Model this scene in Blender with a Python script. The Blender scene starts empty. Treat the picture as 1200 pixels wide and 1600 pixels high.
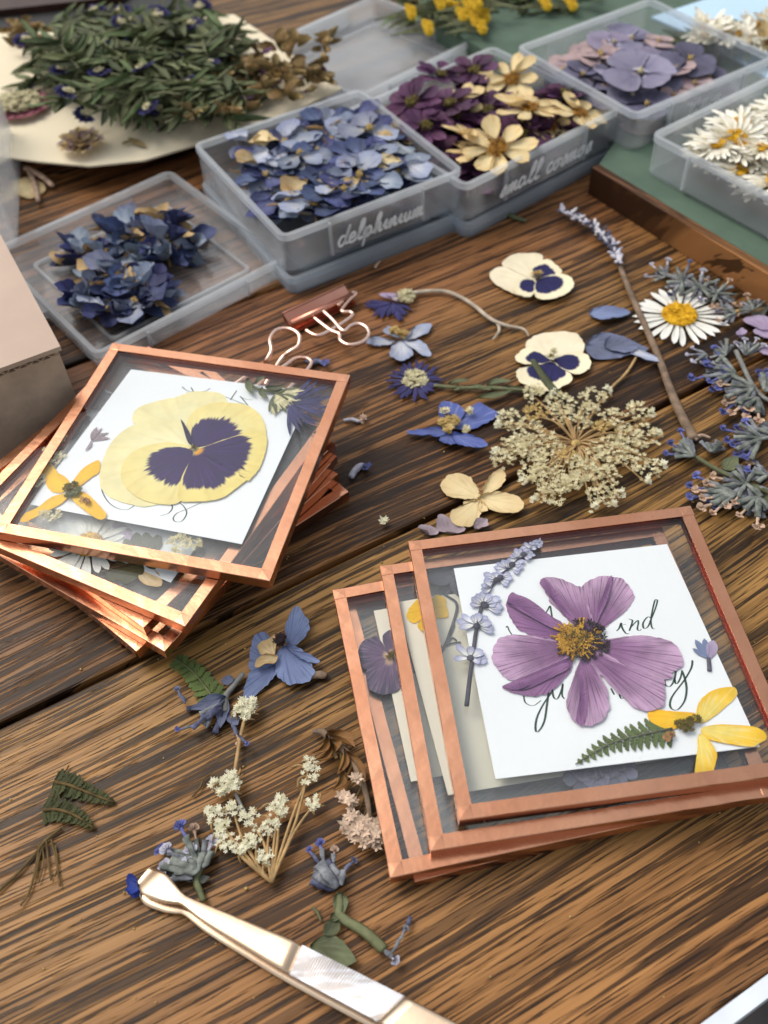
import bpy, math, random
from mathutils import Vector, Matrix, Euler, noise
R = math.radians
C = bpy.context.scene.collection
S = 0.1                       # one building unit = 10 cm (one side of a glass frame)
# ------------------------------------------------------------------ camera, sky, sun, exposure
F_PX, PITCH, ROLL, CAM_H = 1489.8, 0.6948, -0.06484, 2.7717
CAM_ROT = Matrix.Rotation(PITCH, 3, 'X') @ Matrix.Rotation(ROLL, 3, 'Z')
cam = bpy.data.cameras.new('camera'); cam_o = bpy.data.objects.new('camera', cam); C.objects.link(cam_o)
cam_o.location = (0, 0, CAM_H * S); cam_o.rotation_euler = CAM_ROT.to_euler()
cam.sensor_fit = 'VERTICAL'; cam.sensor_height = 36; cam.lens = 36 * F_PX / 1600
cam.clip_start = 0.01; cam.clip_end = 100
cam.dof.use_dof = True; cam.dof.focus_distance = 0.315; cam.dof.aperture_fstop = 12
SC = bpy.context.scene; SC.camera = cam_o
SC.view_settings.view_transform = 'Standard'; SC.view_settings.look = 'None'; SC.view_settings.gamma = 1
SC.view_settings.exposure = 0.20
SUN_EL, SUN_AZ = 54, -52      # degrees; azimuth clockwise from +Y
w = bpy.data.worlds.new('World'); SC.world = w; w.use_nodes = True
nt = w.node_tree
bg = nt.nodes['Background']; sky = nt.nodes.new('ShaderNodeTexSky')
sky.sky_type = 'NISHITA'; sky.sun_disc = False; sky.sun_elevation = R(SUN_EL); sky.sun_rotation = R(SUN_AZ)
sky.air_density = 1.6; sky.dust_density = 4.0; sky.ozone_density = 1.0
hs = nt.nodes.new('ShaderNodeHueSaturation'); hs.inputs['Saturation'].default_value = 0.34
nt.links.new(sky.outputs[0], hs.inputs['Color']); nt.links.new(hs.outputs[0], bg.inputs[0]); bg.inputs[1].default_value = 0.148
sl = bpy.data.lights.new('sun', 'SUN'); so = bpy.data.objects.new('sun', sl); C.objects.link(so)
sl.energy = .88; sl.angle = R(30); sl.color = (1, .93, .82)
so.rotation_euler = Euler((R(90 - SUN_EL), 0, R(180 - SUN_AZ)), 'XYZ')
cy = SC.cycles
cy.max_bounces = 14; cy.transparent_max_bounces = 96; cy.diffuse_bounces = 4; cy.glossy_bounces = 5; cy.transmission_bounces = 6
cy.caustics_reflective = False; cy.caustics_refractive = False; cy.use_denoising = True; cy.sample_clamp_indirect = 6
rnd = random.Random(7)

def P(x, y, z=0.0):
    """Photo pixel (1200 x 1600) to the point at height z (units) it shows."""
    d = CAM_ROT @ Vector(((x - 600) / F_PX, -(y - 800) / F_PX, -1))
    t = (z - CAM_H) / d.z
    return Vector((0, 0, CAM_H)) + d * t
def scl(x, y, z=0.0): return (P(x + 1, y, z) - P(x, y, z)).length
def zoomed(ox, oy, k): return lambda pts: [(ox + a / k, oy + b / k) for a, b in pts]
# ------------------------------------------------------------------ mesh helpers
class MB:
    def __init__(s): s.v = []; s.f = []; s.uv = []
    def add(s, vs, fs, uv=None):
        o = len(s.v); s.v += [Vector(p) for p in vs]; s.f += [tuple(i + o for i in f) for f in fs]
        s.uv += uv if uv else [(p[0], p[1]) for p in vs]
    def box(s, a, b, bev=0):
        x0, y0, z0 = a; x1, y1, z1 = b
        s.add([(x0, y0, z0), (x1, y0, z0), (x1, y1, z0), (x0, y1, z0), (x0, y0, z1), (x1, y0, z1), (x1, y1, z1), (x0, y1, z1)],
              [(3, 2, 1, 0), (4, 5, 6, 7), (0, 1, 5, 4), (1, 2, 6, 5), (2, 3, 7, 6), (3, 0, 4, 7)])
    def tube(s, pts, rad, n=6, smooth=3, flat=1.0, caps=True):
        pts = [Vector(p) for p in pts]
        if smooth > 1 and len(pts) > 2: pts = spline(pts, smooth)
        m = len(pts)
        if not hasattr(rad, '__len__'): rad = [rad]
        vs, fs, uv = [], [], []
        for i, p in enumerate(pts):
            t = (pts[min(i + 1, m - 1)] - pts[max(i - 1, 0)])
            t = t.normalized() if t.length > 1e-9 else Vector((1, 0, 0))
            up = Vector((0, 0, 1)) if abs(t.z) < .9 else Vector((0, 1, 0))
            a = t.cross(up).normalized(); b = a.cross(t)
            f = i / (m - 1) * (len(rad) - 1); j = min(int(f), len(rad) - 2) if len(rad) > 1 else 0
            r = rad[0] if len(rad) == 1 else rad[j] + (rad[j + 1] - rad[j]) * (f - j)
            for k in range(n):
                q = 2 * math.pi * k / n
                vs.append(p + a * r * math.cos(q) + b * r * flat * math.sin(q)); uv.append((k / n, i / (m - 1)))
        for i in range(m - 1):
            for k in range(n):
                fs.append((i * n + k, i * n + (k + 1) % n, (i + 1) * n + (k + 1) % n, (i + 1) * n + k))
        if caps: fs += [tuple(range(n))[::-1], tuple((m - 1) * n + k for k in range(n))]
        s.add(vs, fs, uv)
    def lathe(s, prof, n=16, c=(0, 0, 0)):
        vs, fs, uv = [], [], []
        for i, (r, z) in enumerate(prof):
            for k in range(n):
                q = 2 * math.pi * k / n; vs.append((c[0] + r * math.cos(q), c[1] + r * math.sin(q), c[2] + z)); uv.append((k / n, i / (len(prof) - 1)))
        for i in range(len(prof) - 1):
            for k in range(n): fs.append((i * n + k, i * n + (k + 1) % n, (i + 1) * n + (k + 1) % n, (i + 1) * n + k))
        fs += [tuple(range(n))[::-1], tuple((len(prof) - 1) * n + k for k in range(n))]
        s.add(vs, fs, uv)
    def sheet(s, outline, base, z, nr=5, lift=0.0, wr=.004, th=.003, seed=0, fr=14, zf=None, uvflip=False):
        """A thin petal or leaf: rings from its base point out to its closed outline (x, y), wrinkled, with a real thickness."""
        n = len(outline); b = Vector((base[0], base[1])); vs = []; uv = []; fs = []
        def zz(p, v):
            q = Vector((p.x * fr * .7, p.y * fr * .7, seed * 3.7))
            return z + lift * v * v + wr * v * (noise.noise(q) + .5 * noise.noise(q * 2.3)) + (zf(p, v) if zf else 0)
        for side in (0, 1):
            vs.append((b.x, b.y, zz(b, 0) - side * th)); uv.append((.5, 0))
            for k in range(1, nr + 1):
                v = k / nr
                for i, o in enumerate(outline):
                    p = b + (Vector((o[0], o[1])) - b) * v
                    vs.append((p.x, p.y, zz(p, v) - side * th)); uv.append((i / n, v))
        h = 1 + n * nr
        for side in (0, 1):
            o = side * h
            for i in range(n):
                t = (o, o + 1 + i, o + 1 + (i + 1) % n); fs.append(t if not side else t[::-1])
                for k in range(nr - 1):
                    q = (o + 1 + k * n + i, o + 1 + (k + 1) * n + i, o + 1 + (k + 1) * n + (i + 1) % n, o + 1 + k * n + (i + 1) % n)
                    fs.append(q if not side else q[::-1])
        e = 1 + (nr - 1) * n
        q = len(vs); vs += [vs[e + i] for i in range(n)] + [vs[h + e + i] for i in range(n)]; uv += [uv[e + i] for i in range(n)] * 2
        for i in range(n): fs.append((q + i, q + n + i, q + n + (i + 1) % n, q + (i + 1) % n))
        s.add(vs, fs, uv)
    def build(s, name, m, parent=None, local=False, smooth=True, rot=0.0, org=None):
        me = bpy.data.meshes.new(name)
        if local: o0 = Vector((0, 0, 0))
        elif parent is not None: o0 = WL[parent.name]
        elif org is not None: o0 = Vector(org)
        else:
            k = len(s.v); o0 = sum(s.v, Vector()) / k; o0.z = min(p.z for p in s.v)
        me.from_pydata([tuple((p - o0) * S) for p in s.v], [], s.f)
        ul = me.uv_layers.new(name='UVMap'); buf = []
        for l in me.loops: buf += s.uv[l.vertex_index]
        ul.data.foreach_set('uv', buf)
        if smooth: me.polygons.foreach_set('use_smooth', [True] * len(me.polygons))
        me.materials.append(m); me.update()
        o = bpy.data.objects.new(name, me); C.objects.link(o)
        if parent is not None: o.parent = parent
        elif not local: o.location = o0 * S
        WL[o.name] = o0 if parent is None else WL[parent.name]
        return o
WL = {}
def tag(o, label, cat, group=None, kind=None):
    if label: o['label'] = label
    if cat: o['category'] = cat
    if group: o['group'] = group
    if kind: o['kind'] = kind
    return o
def thing(name, label, cat, loc=(0, 0, 0), rz=0.0, group=None):
    o = bpy.data.objects.new(name, None); C.objects.link(o); o.empty_display_size = .01
    o.location = Vector(loc) * S; o.rotation_euler = (0, 0, rz); WL[o.name] = Vector(loc)
    return tag(o, label, cat, group)
def copy_tree(o, parent=None):
    c = o.copy(); C.objects.link(c); c.parent = parent
    for ch in list(o.children): copy_tree(ch, c)
    return c
def spline(pts, k=6, closed=False):
    n = len(pts); out = []
    V = [Vector(p) for p in pts]
    for i in range(n if closed else n - 1):
        g = (lambda j: V[j % n]) if closed else (lambda j: V[max(0, min(n - 1, j))])
        a, b, c, d = g(i - 1), g(i), g(i + 1), g(i + 2)
        for j in range(k):
            t = j / k
            out.append(.5 * ((2 * b) + (c - a) * t + (2 * a - 5 * b + 4 * c - d) * t * t + (3 * b - a - 3 * c + d) * t ** 3))
    if not closed: out.append(V[-1])
    return out
def resample(pts, n):
    L = [0]
    for i in range(len(pts)): L.append(L[-1] + (pts[(i + 1) % len(pts)] - pts[i]).length)
    out, j = [], 0
    for i in range(n):
        t = L[-1] * i / n
        while L[j + 1] < t: j += 1
        out.append(pts[j].lerp(pts[(j + 1) % len(pts)], (t - L[j]) / max(L[j + 1] - L[j], 1e-9)))
    return out
def rag(out, amt, seed, fr=60):
    c = sum(out, Vector((0, 0))) / len(out)
    return [p + (p - c).normalized() * amt * noise.noise(Vector((p.x * fr, p.y * fr, seed))) for p in out]
def blade(base, tip, hw, wpos=.6, blunt=.6, n=28, bend=0.0, notch=0.0):
    """Closed outline of a petal or leaf from base to tip, hw = half width, wpos = where it is widest, blunt < 1 = rounder."""
    b, t = Vector(base[:2]), Vector(tip[:2]); d = t - b; L = d.length; d = d / L; q = Vector((-d.y, d.x))
    a = math.log(.5) / math.log(wpos); h = n // 2; up, dn = [], []
    for i in range(h + 1):
        s = i / h; wd = hw * max(0, math.sin(math.pi * s ** a)) ** blunt; sh = bend * math.sin(math.pi * s)
        e = -notch * (s > .9) * (1 - abs(s - 1))
        up.append(b + d * L * (s + e) + q * (sh + wd)); dn.append(b + d * L * (s + e) + q * (sh - wd))
    return up + dn[-2:0:-1]
# ------------------------------------------------------------------ material helpers
def c(h, k=1.0):
    h = h.lstrip('#'); f = lambda v: ((v / 12.92) if v <= .04045 else ((v + .055) / 1.055) ** 2.4) * k
    return tuple(f(int(h[i:i + 2], 16) / 255) for i in (0, 2, 4)) + (1.0,)
class G:
    def __init__(s, name):
        s.m = bpy.data.materials.new(name); s.m.use_nodes = True; s.t = s.m.node_tree; s.t.nodes.clear()
        s.out = s.t.nodes.new('ShaderNodeOutputMaterial')
    def put(s, sock, v):
        if isinstance(v, bpy.types.NodeSocket): s.t.links.new(v, sock)
        elif v is not None: sock.default_value = v
    def nd(s, t, ins=None, **kw):
        n = s.t.nodes.new('ShaderNode' + t)
        for k, v in kw.items(): setattr(n, k, v)
        for k, v in (ins or {}).items(): s.put(n.inputs[k], v)
        return n
    def ma(s, op, a, b=0.0, cl=False): return s.nd('Math', {0: a, 1: b}, operation=op, use_clamp=cl).outputs[0]
    def mix(s, f, a, b, bl='MIX'): return s.nd('Mix', {0: f, 6: a, 7: b}, data_type='RGBA', blend_type=bl).outputs[2]
    def noi(s, v, sc=5.0, de=2.0, ro=.5, di=0.0): return s.nd('TexNoise', {'Vector': v, 'Scale': sc, 'Detail': de, 'Roughness': ro, 'Distortion': di}).outputs[0]
    def vs(s, v, k, off=(0, 0, 0)): return s.nd('Mapping', {'Vector': v, 'Scale': k, 'Location': off}).outputs[0]
    def mr(s, v, a, b, x=0.0, y=1.0): return s.nd('MapRange', {0: v, 1: a, 2: b, 3: x, 4: y}, interpolation_type='SMOOTHSTEP').outputs[0]
    def ob(s, k=10.0): return s.vs(s.nd('TexCoord').outputs['Object'], (k, k, k))
    def rand(s): return s.nd('ObjectInfo').outputs['Random']
    def ramp(s, f, st):
        n = s.nd('ValToRGB', {0: f}); e = n.color_ramp.elements
        while len(e) < len(st): e.new(.5)
        for x, (p, col) in zip(e, st): x.position = p; x.color = col
        return n.outputs[0]
    def bump(s, h, st=.3, d=.001): return s.nd('Bump', {'Height': h, 'Strength': st, 'Distance': d}).outputs[0]
    def pr(s, **k): return s.nd('BsdfPrincipled', {a.replace('_', ' '): b for a, b in k.items()}).outputs[0]
    def ms(s, f, a, b): return s.nd('MixShader', {0: f, 1: a, 2: b}).outputs[0]
    def end(s, sh): s.t.links.new(sh, s.out.inputs[0]); return s.m
def petal_mat(name, base, edge=None, vein=None, va=.5, vf=34, blotch=None, bl=.5, fringe=.2, heart=None, hv=.12, trans=.3, mott=.2, hue=0.0, val=0.0, rough=.65, ve=1.2, side=0.0):
    g = G(name); uv = g.nd('UVMap').outputs[0]; sx = g.nd('SeparateXYZ', {0: uv}); v = sx.outputs[1]
    o = g.ob(); col = base
    if edge: col = g.mix(g.mr(v, .35, 1.0), base, edge)
    mo = g.noi(o, 9, 4, .6)
    if vein:
        vn = g.noi(g.vs(uv, (vf, ve, 1)), 1, 2, .55)
        col = g.mix(g.ma('MULTIPLY', g.mr(vn, .48, .68), va), col, vein)
    if blotch:
        fn = g.noi(g.vs(uv, (46, 1.0, 1)), 1, 3, .6)
        lv = g.ma('ADD', v, g.ma('MULTIPLY', g.ma('SUBTRACT', fn, .5), fringe))
        if side: lv = g.ma('ADD', lv, g.ma('MULTIPLY', g.ma('POWER', g.ma('ABSOLUTE', g.ma('MULTIPLY', g.ma('SUBTRACT', sx.outputs[0], .5), 2.0)), 4.0), side))
        bn_ = g.noi(g.vs(uv, (110, 1.3, 1)), 1, 3, .6); bc = g.mix(g.mr(bn_, .48, .66, 0, .55), blotch, tuple(min(1, x * 2.6 + .012) for x in blotch[:3]) + (1,))
        bc = g.mix(g.mr(mo, .35, .7, 0, .35), bc, tuple(x * .5 for x in blotch[:3]) + (1,))
        col = g.mix(g.mr(lv, bl - .03, bl + .035, 1, 0), col, bc)
    if heart: col = g.mix(g.mr(g.ma('ADD', v, g.ma('MULTIPLY', g.ma('SUBTRACT', mo, .5), .12)), hv * .6, hv * 1.4, 1, 0), col, heart)
    hv_ = g.nd('HueSaturation', {'Color': col, 'Value': g.mr(mo, .25, .75, 1 - mott, 1 + mott * .6)})
    if hue or val:
        r = g.rand()
        g.put(hv_.inputs['Hue'], g.ma('ADD', g.ma('MULTIPLY', g.ma('SUBTRACT', r, .5), hue), .5))
        hv2 = g.nd('HueSaturation', {'Color': hv_.outputs[0], 'Value': g.ma('ADD', g.ma('MULTIPLY', g.ma('SUBTRACT', g.ma('FRACT', g.ma('MULTIPLY', r, 7.31)), .5), val * 2), 1)})
        col = hv2.outputs[0]
    else: col = hv_.outputs[0]
    bn = g.bump(g.noi(g.vs(uv, (40, 1.5, 1)), 1, 2), .35, .0004)
    p = g.pr(Base_Color=col, Roughness=rough, Specular_IOR_Level=.25, Normal=bn)
    trans *= .4
    if trans: p = g.ms(trans, p, g.nd('BsdfTranslucent', {'Color': col}).outputs[0])
    return g.end(p)
def plain(name, col, rough=.6, var=.2, sc=12, spec=.3, metal=0.0, col2=None, bs=.2, trans=0, rv=0.0):
    g = G(name); o = g.ob(); n = g.noi(o, sc, 4, .6)
    k = g.mix(g.mr(n, .3, .7), tuple(x * (1 - var) for x in col[:3]) + (1,), col2 or tuple(min(1, x * (1 + var)) for x in col[:3]) + (1,))
    if rv: k = g.nd('HueSaturation', {'Color': k, 'Value': g.ma('ADD', 1 - rv, g.ma('MULTIPLY', g.rand(), rv * 2))}).outputs[0]
    p = g.pr(Base_Color=k, Roughness=rough, Specular_IOR_Level=spec, Metallic=metal, Normal=g.bump(g.noi(o, sc * 3, 3), bs, .0005))
    if trans: p = g.ms(trans, p, g.nd('BsdfTranslucent', {'Color': k}).outputs[0])
    return g.end(p)
# ------------------------------------------------------------------ materials
def wood_mat(name, dark, mid, light, big=1.0, rough=.36):
    g = G(name); o = g.nd('TexCoord').outputs['Object']
    r = g.rand(); off = g.nd('CombineXYZ', {0: g.ma('MULTIPLY', r, 37.0), 1: g.ma('MULTIPLY', g.ma('FRACT', g.ma('MULTIPLY', r, 5.7)), 19.0), 2: 0.0}).outputs[0]
    p = g.nd('VectorMath', {0: g.vs(o, (10, 10, 10)), 1: off}, operation='ADD').outputs[0]
    sp = g.nd('SeparateXYZ', {0: p}); u, v = sp.outputs[0], sp.outputs[1]
    wav = g.ma('MULTIPLY', g.ma('SUBTRACT', g.noi(g.vs(p, (.30, .55, .5)), 1, 1), .5), .42)
    v2 = g.ma('ADD', v, wav)
    def band(fu, fv, de=3, ro=.55):
        return g.noi(g.nd('CombineXYZ', {0: g.ma('MULTIPLY', u, fu), 1: g.ma('MULTIPLY', v2, fv), 2: 0.3}).outputs[0], 1, de, ro)
    broad = g.mr(band(.28, 6.0 * big, 3, .55), .30, .54)                       # 0 = dense dark grain, 1 = open light wood
    flow = band(.30, 15 * big, 3, .6); line = band(.9, 52 * big, 3, .6); pore = band(4.2, 125 * big, 3, .6); hair = band(1.6, 150 * big, 2, .5)
    base = g.mix(g.mr(flow, .36, .64), mid, light)
    base = g.mix(g.mr(hair, .40, .62, 0, .45), base, tuple(min(1, x * 1.22) for x in light[:3]) + (1,))
    dk = g.ma('MULTIPLY', g.ma('SUBTRACT', 1.0, broad), .115)
    def cut(n, t): 
        a = g.ma('ADD', g.ma('SUBTRACT', n, t), dk)
        return g.mr(a, -.012, .04)
    f1, f2, f3 = cut(line, .545), cut(pore, .57), cut(flow, .61)
    base = g.mix(g.ma('MULTIPLY', g.ma('SUBTRACT', 1.0, broad), .36), base, dark)
    col = g.mix(g.ma('MULTIPLY', f3, .62), base, dark)
    col = g.mix(g.ma('MULTIPLY', f1, .80), col, dark)
    col = g.mix(g.ma('MULTIPLY', f2, .85), col, tuple(x * .8 for x in dark[:3]) + (1,))
    f = g.ma('SUBTRACT', 1.0, g.ma('MAXIMUM', f1, f2)); fine = line
    worn = g.noi(g.vs(p, (.9, 1.2, 1)), 1, 4, .6)
    col = g.nd('HueSaturation', {'Color': col, 'Value': g.mr(worn, .3, .7, .85, 1.12), 'Hue': g.mr(g.noi(g.vs(p, (.3, .5, 1)), 1, 2), .3, .7, .49, .51)}).outputs[0]
    h = f
    rg = g.ma('ADD', rough, g.ma('MULTIPLY', g.ma('SUBTRACT', fine, .5), .35))
    return g.end(g.pr(Base_Color=col, Roughness=rg, Specular_IOR_Level=.22, Normal=g.bump(h, .5, .0005)))
M = {}
M['oak'] = wood_mat('oak', c('#24160d'), c('#694626'), c('#96693e'), .8, .42); M['oak_near'] = wood_mat('oak_near', c('#26180e'), c('#75502c'), c('#aa7a48'), 1.0, .42)
M['frame_wood'] = wood_mat('frame_wood', c('#3a2212'), c('#7c5030'), c('#a06c42'), 1.0, .5)
M['under'] = plain('under_wood', c('#0c0806'), .8)
def copper():
    g = G('copper'); o = g.ob(); n = g.noi(o, 3.5, 4, .6, .4); n2 = g.noi(o, 22, 3, .6)
    col = g.mix(g.mr(n, .3, .7), c('#cc8f6e'), c('#d89f7e'))
    col = g.mix(g.mr(n2, .62, .75, 0, .25), col, c('#ae7050'))
    ro = g.ma('ADD', .17, g.ma('MULTIPLY', n2, .14))
    return g.end(g.pr(Base_Color=col, Metallic=1.0, Roughness=ro, Normal=g.bump(g.ma('ADD', n, g.ma('MULTIPLY', n2, .25)), .24, .0012)))
M['copper'] = copper()
def glass():
    g = G('glass'); lw = g.nd('LayerWeight', {0: .5}).outputs['Facing']
    f = g.ma('ADD', g.ma('MULTIPLY', g.ma('POWER', lw, 5.0), .8), .026)
    return g.end(g.ms(f, g.nd('BsdfTransparent', {'Color': (.985, .99, .987, 1)}).outputs[0], g.nd('BsdfGlossy', {'Color': (1, 1, 1, 1), 'Roughness': .015}).outputs[0]))
M['glass'] = glass()
def plastic(name, a, tint, haze):
    g = G(name); lw = g.nd('LayerWeight', {0: .5}).outputs['Facing']; o = g.ob(); n = g.noi(o, 6, 3, .6)
    df = g.ms(.6, g.nd('BsdfDiffuse', {'Color': haze}).outputs[0], g.nd('BsdfTranslucent', {'Color': haze}).outputs[0])
    f = g.ma('ADD', a, g.ma('MULTIPLY', g.ma('POWER', lw, 2.5), .42)); f = g.ma('ADD', f, g.ma('MULTIPLY', g.ma('SUBTRACT', n, .5), .1), True)
    b = g.ms(f, g.nd('BsdfTransparent', {'Color': tint}).outputs[0], df)
    fr = g.ma('ADD', g.ma('MULTIPLY', g.ma('POWER', lw, 4.0), .55), .055)
    return g.end(g.ms(fr, b, g.nd('BsdfGlossy', {'Roughness': .09, 'Normal': g.bump(n, .1, .002)}).outputs[0]))
M['plastic'] = plastic('clear_plastic', .115, (.965, .97, .975, 1), c('#f0f3f6'))
M['plastic_rim'] = plastic('clear_plastic_rim', .32, (.95, .965, .975, 1), c('#f4f7fa'))
M['plastic_blue'] = plastic('clear_plastic_thick', .34, (.92, .95, .97, 1), c('#eaf2fa'))
def paper(name, col, tex=.2):
    g = G(name); o = g.ob(); n = g.noi(o, 40, 4, .6); w1 = g.noi(g.vs(o, (60, 4, 1)), 1, 2); w2 = g.noi(g.vs(o, (4, 60, 1)), 1, 2)
    return g.end(g.pr(Base_Color=g.mix(g.mr(g.noi(o, 2, 3), .3, .7), tuple(x * .96 for x in col[:3]) + (1,), col), Roughness=.8, Specular_IOR_Level=.2, Normal=g.bump(g.ma('ADD', g.ma('ADD', w1, w2), n), tex, .0003)))
M['card'] = paper('white_card', c('#eef0f2')); M['cream'] = paper('cream_card', c('#ece2cf')); M['kraft_cream'] = paper('cream_sheet', c('#e9dcbf'))
M['blue_card'] = paper('pale_blue_sheet', c('#bcd8ee'))
M['ink'] = plain('green_ink', c('#23402f'), .5, .25, 30)
M['white_ink'] = plain('white_ink', c('#f3f6f8'), .5, .03)
M['kraft'] = plain('kraft_board', c('#c8ab92'), .8, .16, 7, .15, bs=.3)
M['white_board'] = plain('white_board', c('#b89e8a'), .32, .05, 3, .5)
M['black'] = plain('black_board', c('#0d0b0b'), .45, .3)
M['brown_dark'] = plain('dark_brown_leather', c('#3a231a'), .5, .3)
M['green_felt'] = plain('green_board', c('#56695a'), .75, .12, 4, .2)
M['floor'] = plain('floor_deck', c('#4d453f'), .7, .3, 1)
M['pale_trim'] = plain('pale_trim', c('#dfe6ee'), .22, .05, 8, .6)
M['chair_grey'] = plain('chair_grey', c('#6d6560'), .5, .2, 3); M['chair_white'] = plain('chair_white', c('#d8dbe0'), .4, .06, 3)
def rose(name, a, b, ro, wear=0):
    g = G(name); o = g.ob(); n = g.noi(o, 5, 3); col = g.mix(g.mr(n, .3, .7), a, b)
    if wear: col = g.mix(g.mr(g.noi(g.vs(o, (3, 14, 3)), 1, 4, .7), .52, .60, 0, .35), col, c('#b4a492'))
    return g.end(g.pr(Base_Color=col, Metallic=1.0, Roughness=g.ma('ADD', ro, g.ma('MULTIPLY', g.noi(o, 30, 3), .08)), Normal=g.bump(g.noi(o, 60, 2), .06, .0004)))
M['rose_steel'] = rose('rose_steel', c('#dcbd9c'), c('#ead0b2'), .24); M['worn_grip'] = rose('worn_grip', c('#e6e8ee'), c('#f2f2f4'), .38, 1)
M['rose_wire'] = rose('rose_wire', c('#e8bda6'), c('#f0d0be'), .16); M['rose_clip'] = rose('rose_clip', c('#c98a74'), c('#dba08a'), .25)
# petals
M['pansy_plain'] = petal_mat('pansy_plain', c('#f6edbc'), c('#f4e8ae'), c('#e8d490'), .35, 26, trans=.2, mott=.1)
M['pansy_side'] = petal_mat('pansy_side', c('#f5e8a4'), c('#f2df92'), c('#e2c470'), .3, 26, c('#2c1650'), .64, .30, side=.55, trans=.15, mott=.10)
M['pansy_lip'] = petal_mat('pansy_lip', c('#f5e59c'), c('#f1dc86'), c('#e0c064'), .3, 26, c('#2c1650'), .78, .28, c('#e8a21c'), .10, trans=.15, mott=.10, side=.45)
M['pansy_spike'] = petal_mat('pansy_spike', c('#241440'), None, c('#1c1030'), .5, 12, trans=0)
M['cosmos'] = petal_mat('cosmos', c('#926690'), c('#cca6c6'), c('#62345e'), .8, 84, None, heart=c('#4a2858'), hv=.16, trans=.35, mott=.3)
M['cosmos_dark'] = petal_mat('cosmos_dark', c('#7c4e80'), c('#9c6c9a'), c('#582e58'), .7, 50, None, heart=c('#4a2858'), hv=.14, trans=.3, mott=.2)
M['stamen'] = plain('stamen', c('#a8741e'), .7, .5, 40, col2=c('#d8a63c')); M['stamen_dark'] = plain('stamen_dark', c('#2a1a20'), .7, .3)
M['yellow_petal'] = petal_mat('yellow_petal', c('#ffcf2a'), c('#ffc412'), c('#f0a80c'), .35, 24, trans=.35, mott=.15)
M['yellow_pale'] = petal_mat('yellow_pale', c('#fade6a'), c('#fac81e'), c('#fbeeb4'), .5, 16, trans=.35, mott=.15)
M['yellow_heart'] = plain('yellow_heart', c('#8a7a2c'), .7, .5, 40, col2=c('#54481c')); M['brown_seed'] = plain('brown_seed', c('#a07850'), .8, .4, 50)
M['fern'] = petal_mat('fern', c('#66743e'), c('#5c6c3c'), c('#485a30'), .4, 10, trans=.15, mott=.3)
M['fern_dark'] = petal_mat('fern_dark', c('#484a2a'), c('#404424'), c('#30341c'), .4, 10, trans=.1, mott=.3)
M['leaf_green'] = petal_mat('leaf_green', c('#585c40'), c('#60664a'), c('#7c8266'), .5, 14, trans=.12, mott=.3, val=.2)
M['leaf_grey'] = petal_mat('leaf_grey', c('#5c5e56'), c('#50524e'), c('#3e403c'), .5, 20, trans=.1, mott=.3)
M['stem_green'] = plain('stem_green', c('#66694a'), .7, .3, 20, rv=.2); M['stem_straw'] = plain('stem_straw', c('#a8895c'), .7, .3, 20); M['stem_brown'] = plain('stem_brown', c('#7a6654'), .8, .35, 20)
M['pale_stem'] = plain('pale_stem', c('#b8aa96'), .7, .25, 20); M['stem_grey'] = plain('stem_grey', c('#7e7e7a'), .7, .3, 20); M['twig'] = plain('dry_twig', c('#5c4a2a'), .8, .4, 25); M['rust_leaf'] = petal_mat('rust_leaf', c('#967040'), c('#845c34'), c('#60421f'), .5, 10, trans=.15, mott=.35)
M['qal'] = plain('cream_floret', c('#d8c894'), .8, .22, 40, .15, col2=c('#efe6c0'), trans=.15); M['qal_tan'] = plain('tan_floret', c('#c0a468'), .8, .3, 40, .15, trans=.1)
M['qal_white'] = plain('ivory_floret', c('#e6e0bc'), .8, .12, 40, .15, col2=c('#f0ecd2'), trans=.15); M['pink_floret'] = plain('pink_floret', c('#cdb29a'), .8, .25, 40, .15)
M['delph'] = petal_mat('delphinium_blue', c('#5c6484'), c('#474f78'), c('#2c3258'), .6, 22, heart=c('#b0a48a'), hv=.14, trans=.25, mott=.35, hue=.035, val=.35)
M['delph_loose'] = petal_mat('delphinium_loose', c('#6470a8'), c('#5260a0'), c('#8c96c2'), .5, 20, trans=.2, mott=.25)
M['larkspur'] = petal_mat('larkspur', c('#6e7a9e'), c('#7885a8'), c('#4c5680'), .7, 30, trans=.2, mott=.25)
M['delph_grey'] = petal_mat('delphinium_grey', c('#a6abb4'), c('#8d96ac'), c('#68728c'), .5, 20, heart=c('#c2b394'), hv=.18, trans=.3, mott=.25, hue=.05, val=.25)
M['delph_white'] = petal_mat('delphinium_white', c('#c4c6cc'), c('#a0a8c0'), c('#8088a8'), .5, 16, trans=.3, mott=.2)
M['tan_petal'] = petal_mat('tan_petal', c('#d6bf94'), c('#c8a878'), c('#a88850'), .5, 14, trans=.3, mott=.3, val=.2)
M['cream_petal'] = petal_mat('cream_petal', c('#e8d4a4'), c('#dcc392'), c('#c8a874'), .45, 18, trans=.2, mott=.12)
M['cream_cosmos'] = petal_mat('cream_cosmos', c('#ecd9a8'), c('#e6cd98'), c('#c89c5c'), .45, 20, heart=c('#b08048'), hv=.1, trans=.3, mott=.15, val=.12)
M['purple_cosmos'] = petal_mat('purple_cosmos', c('#4c2a48'), c('#603a5a'), c('#2e142a'), .6, 24, trans=.2, mott=.3, hue=.05, val=.35)
M['cosmos_eye'] = plain('cosmos_eye', c('#8a5a1c'), .8, .5, 40, col2=c('#c08a34'))
M['white_ray'] = petal_mat('white_ray', c('#f0eee4'), c('#f4f2ea'), c('#cfcabc'), .35, 12, trans=.2, mott=.06); M['cream_ray'] = petal_mat('cream_ray', c('#fbf4de'), c('#fcf8ea'), c('#dccfae'), .35, 12, trans=.25, mott=.1, val=.08)
M['daisy_eye'] = plain('daisy_eye', c('#e0a010'), .8, .25, 60, col2=c('#f2c22a'), bs=.8)
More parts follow.
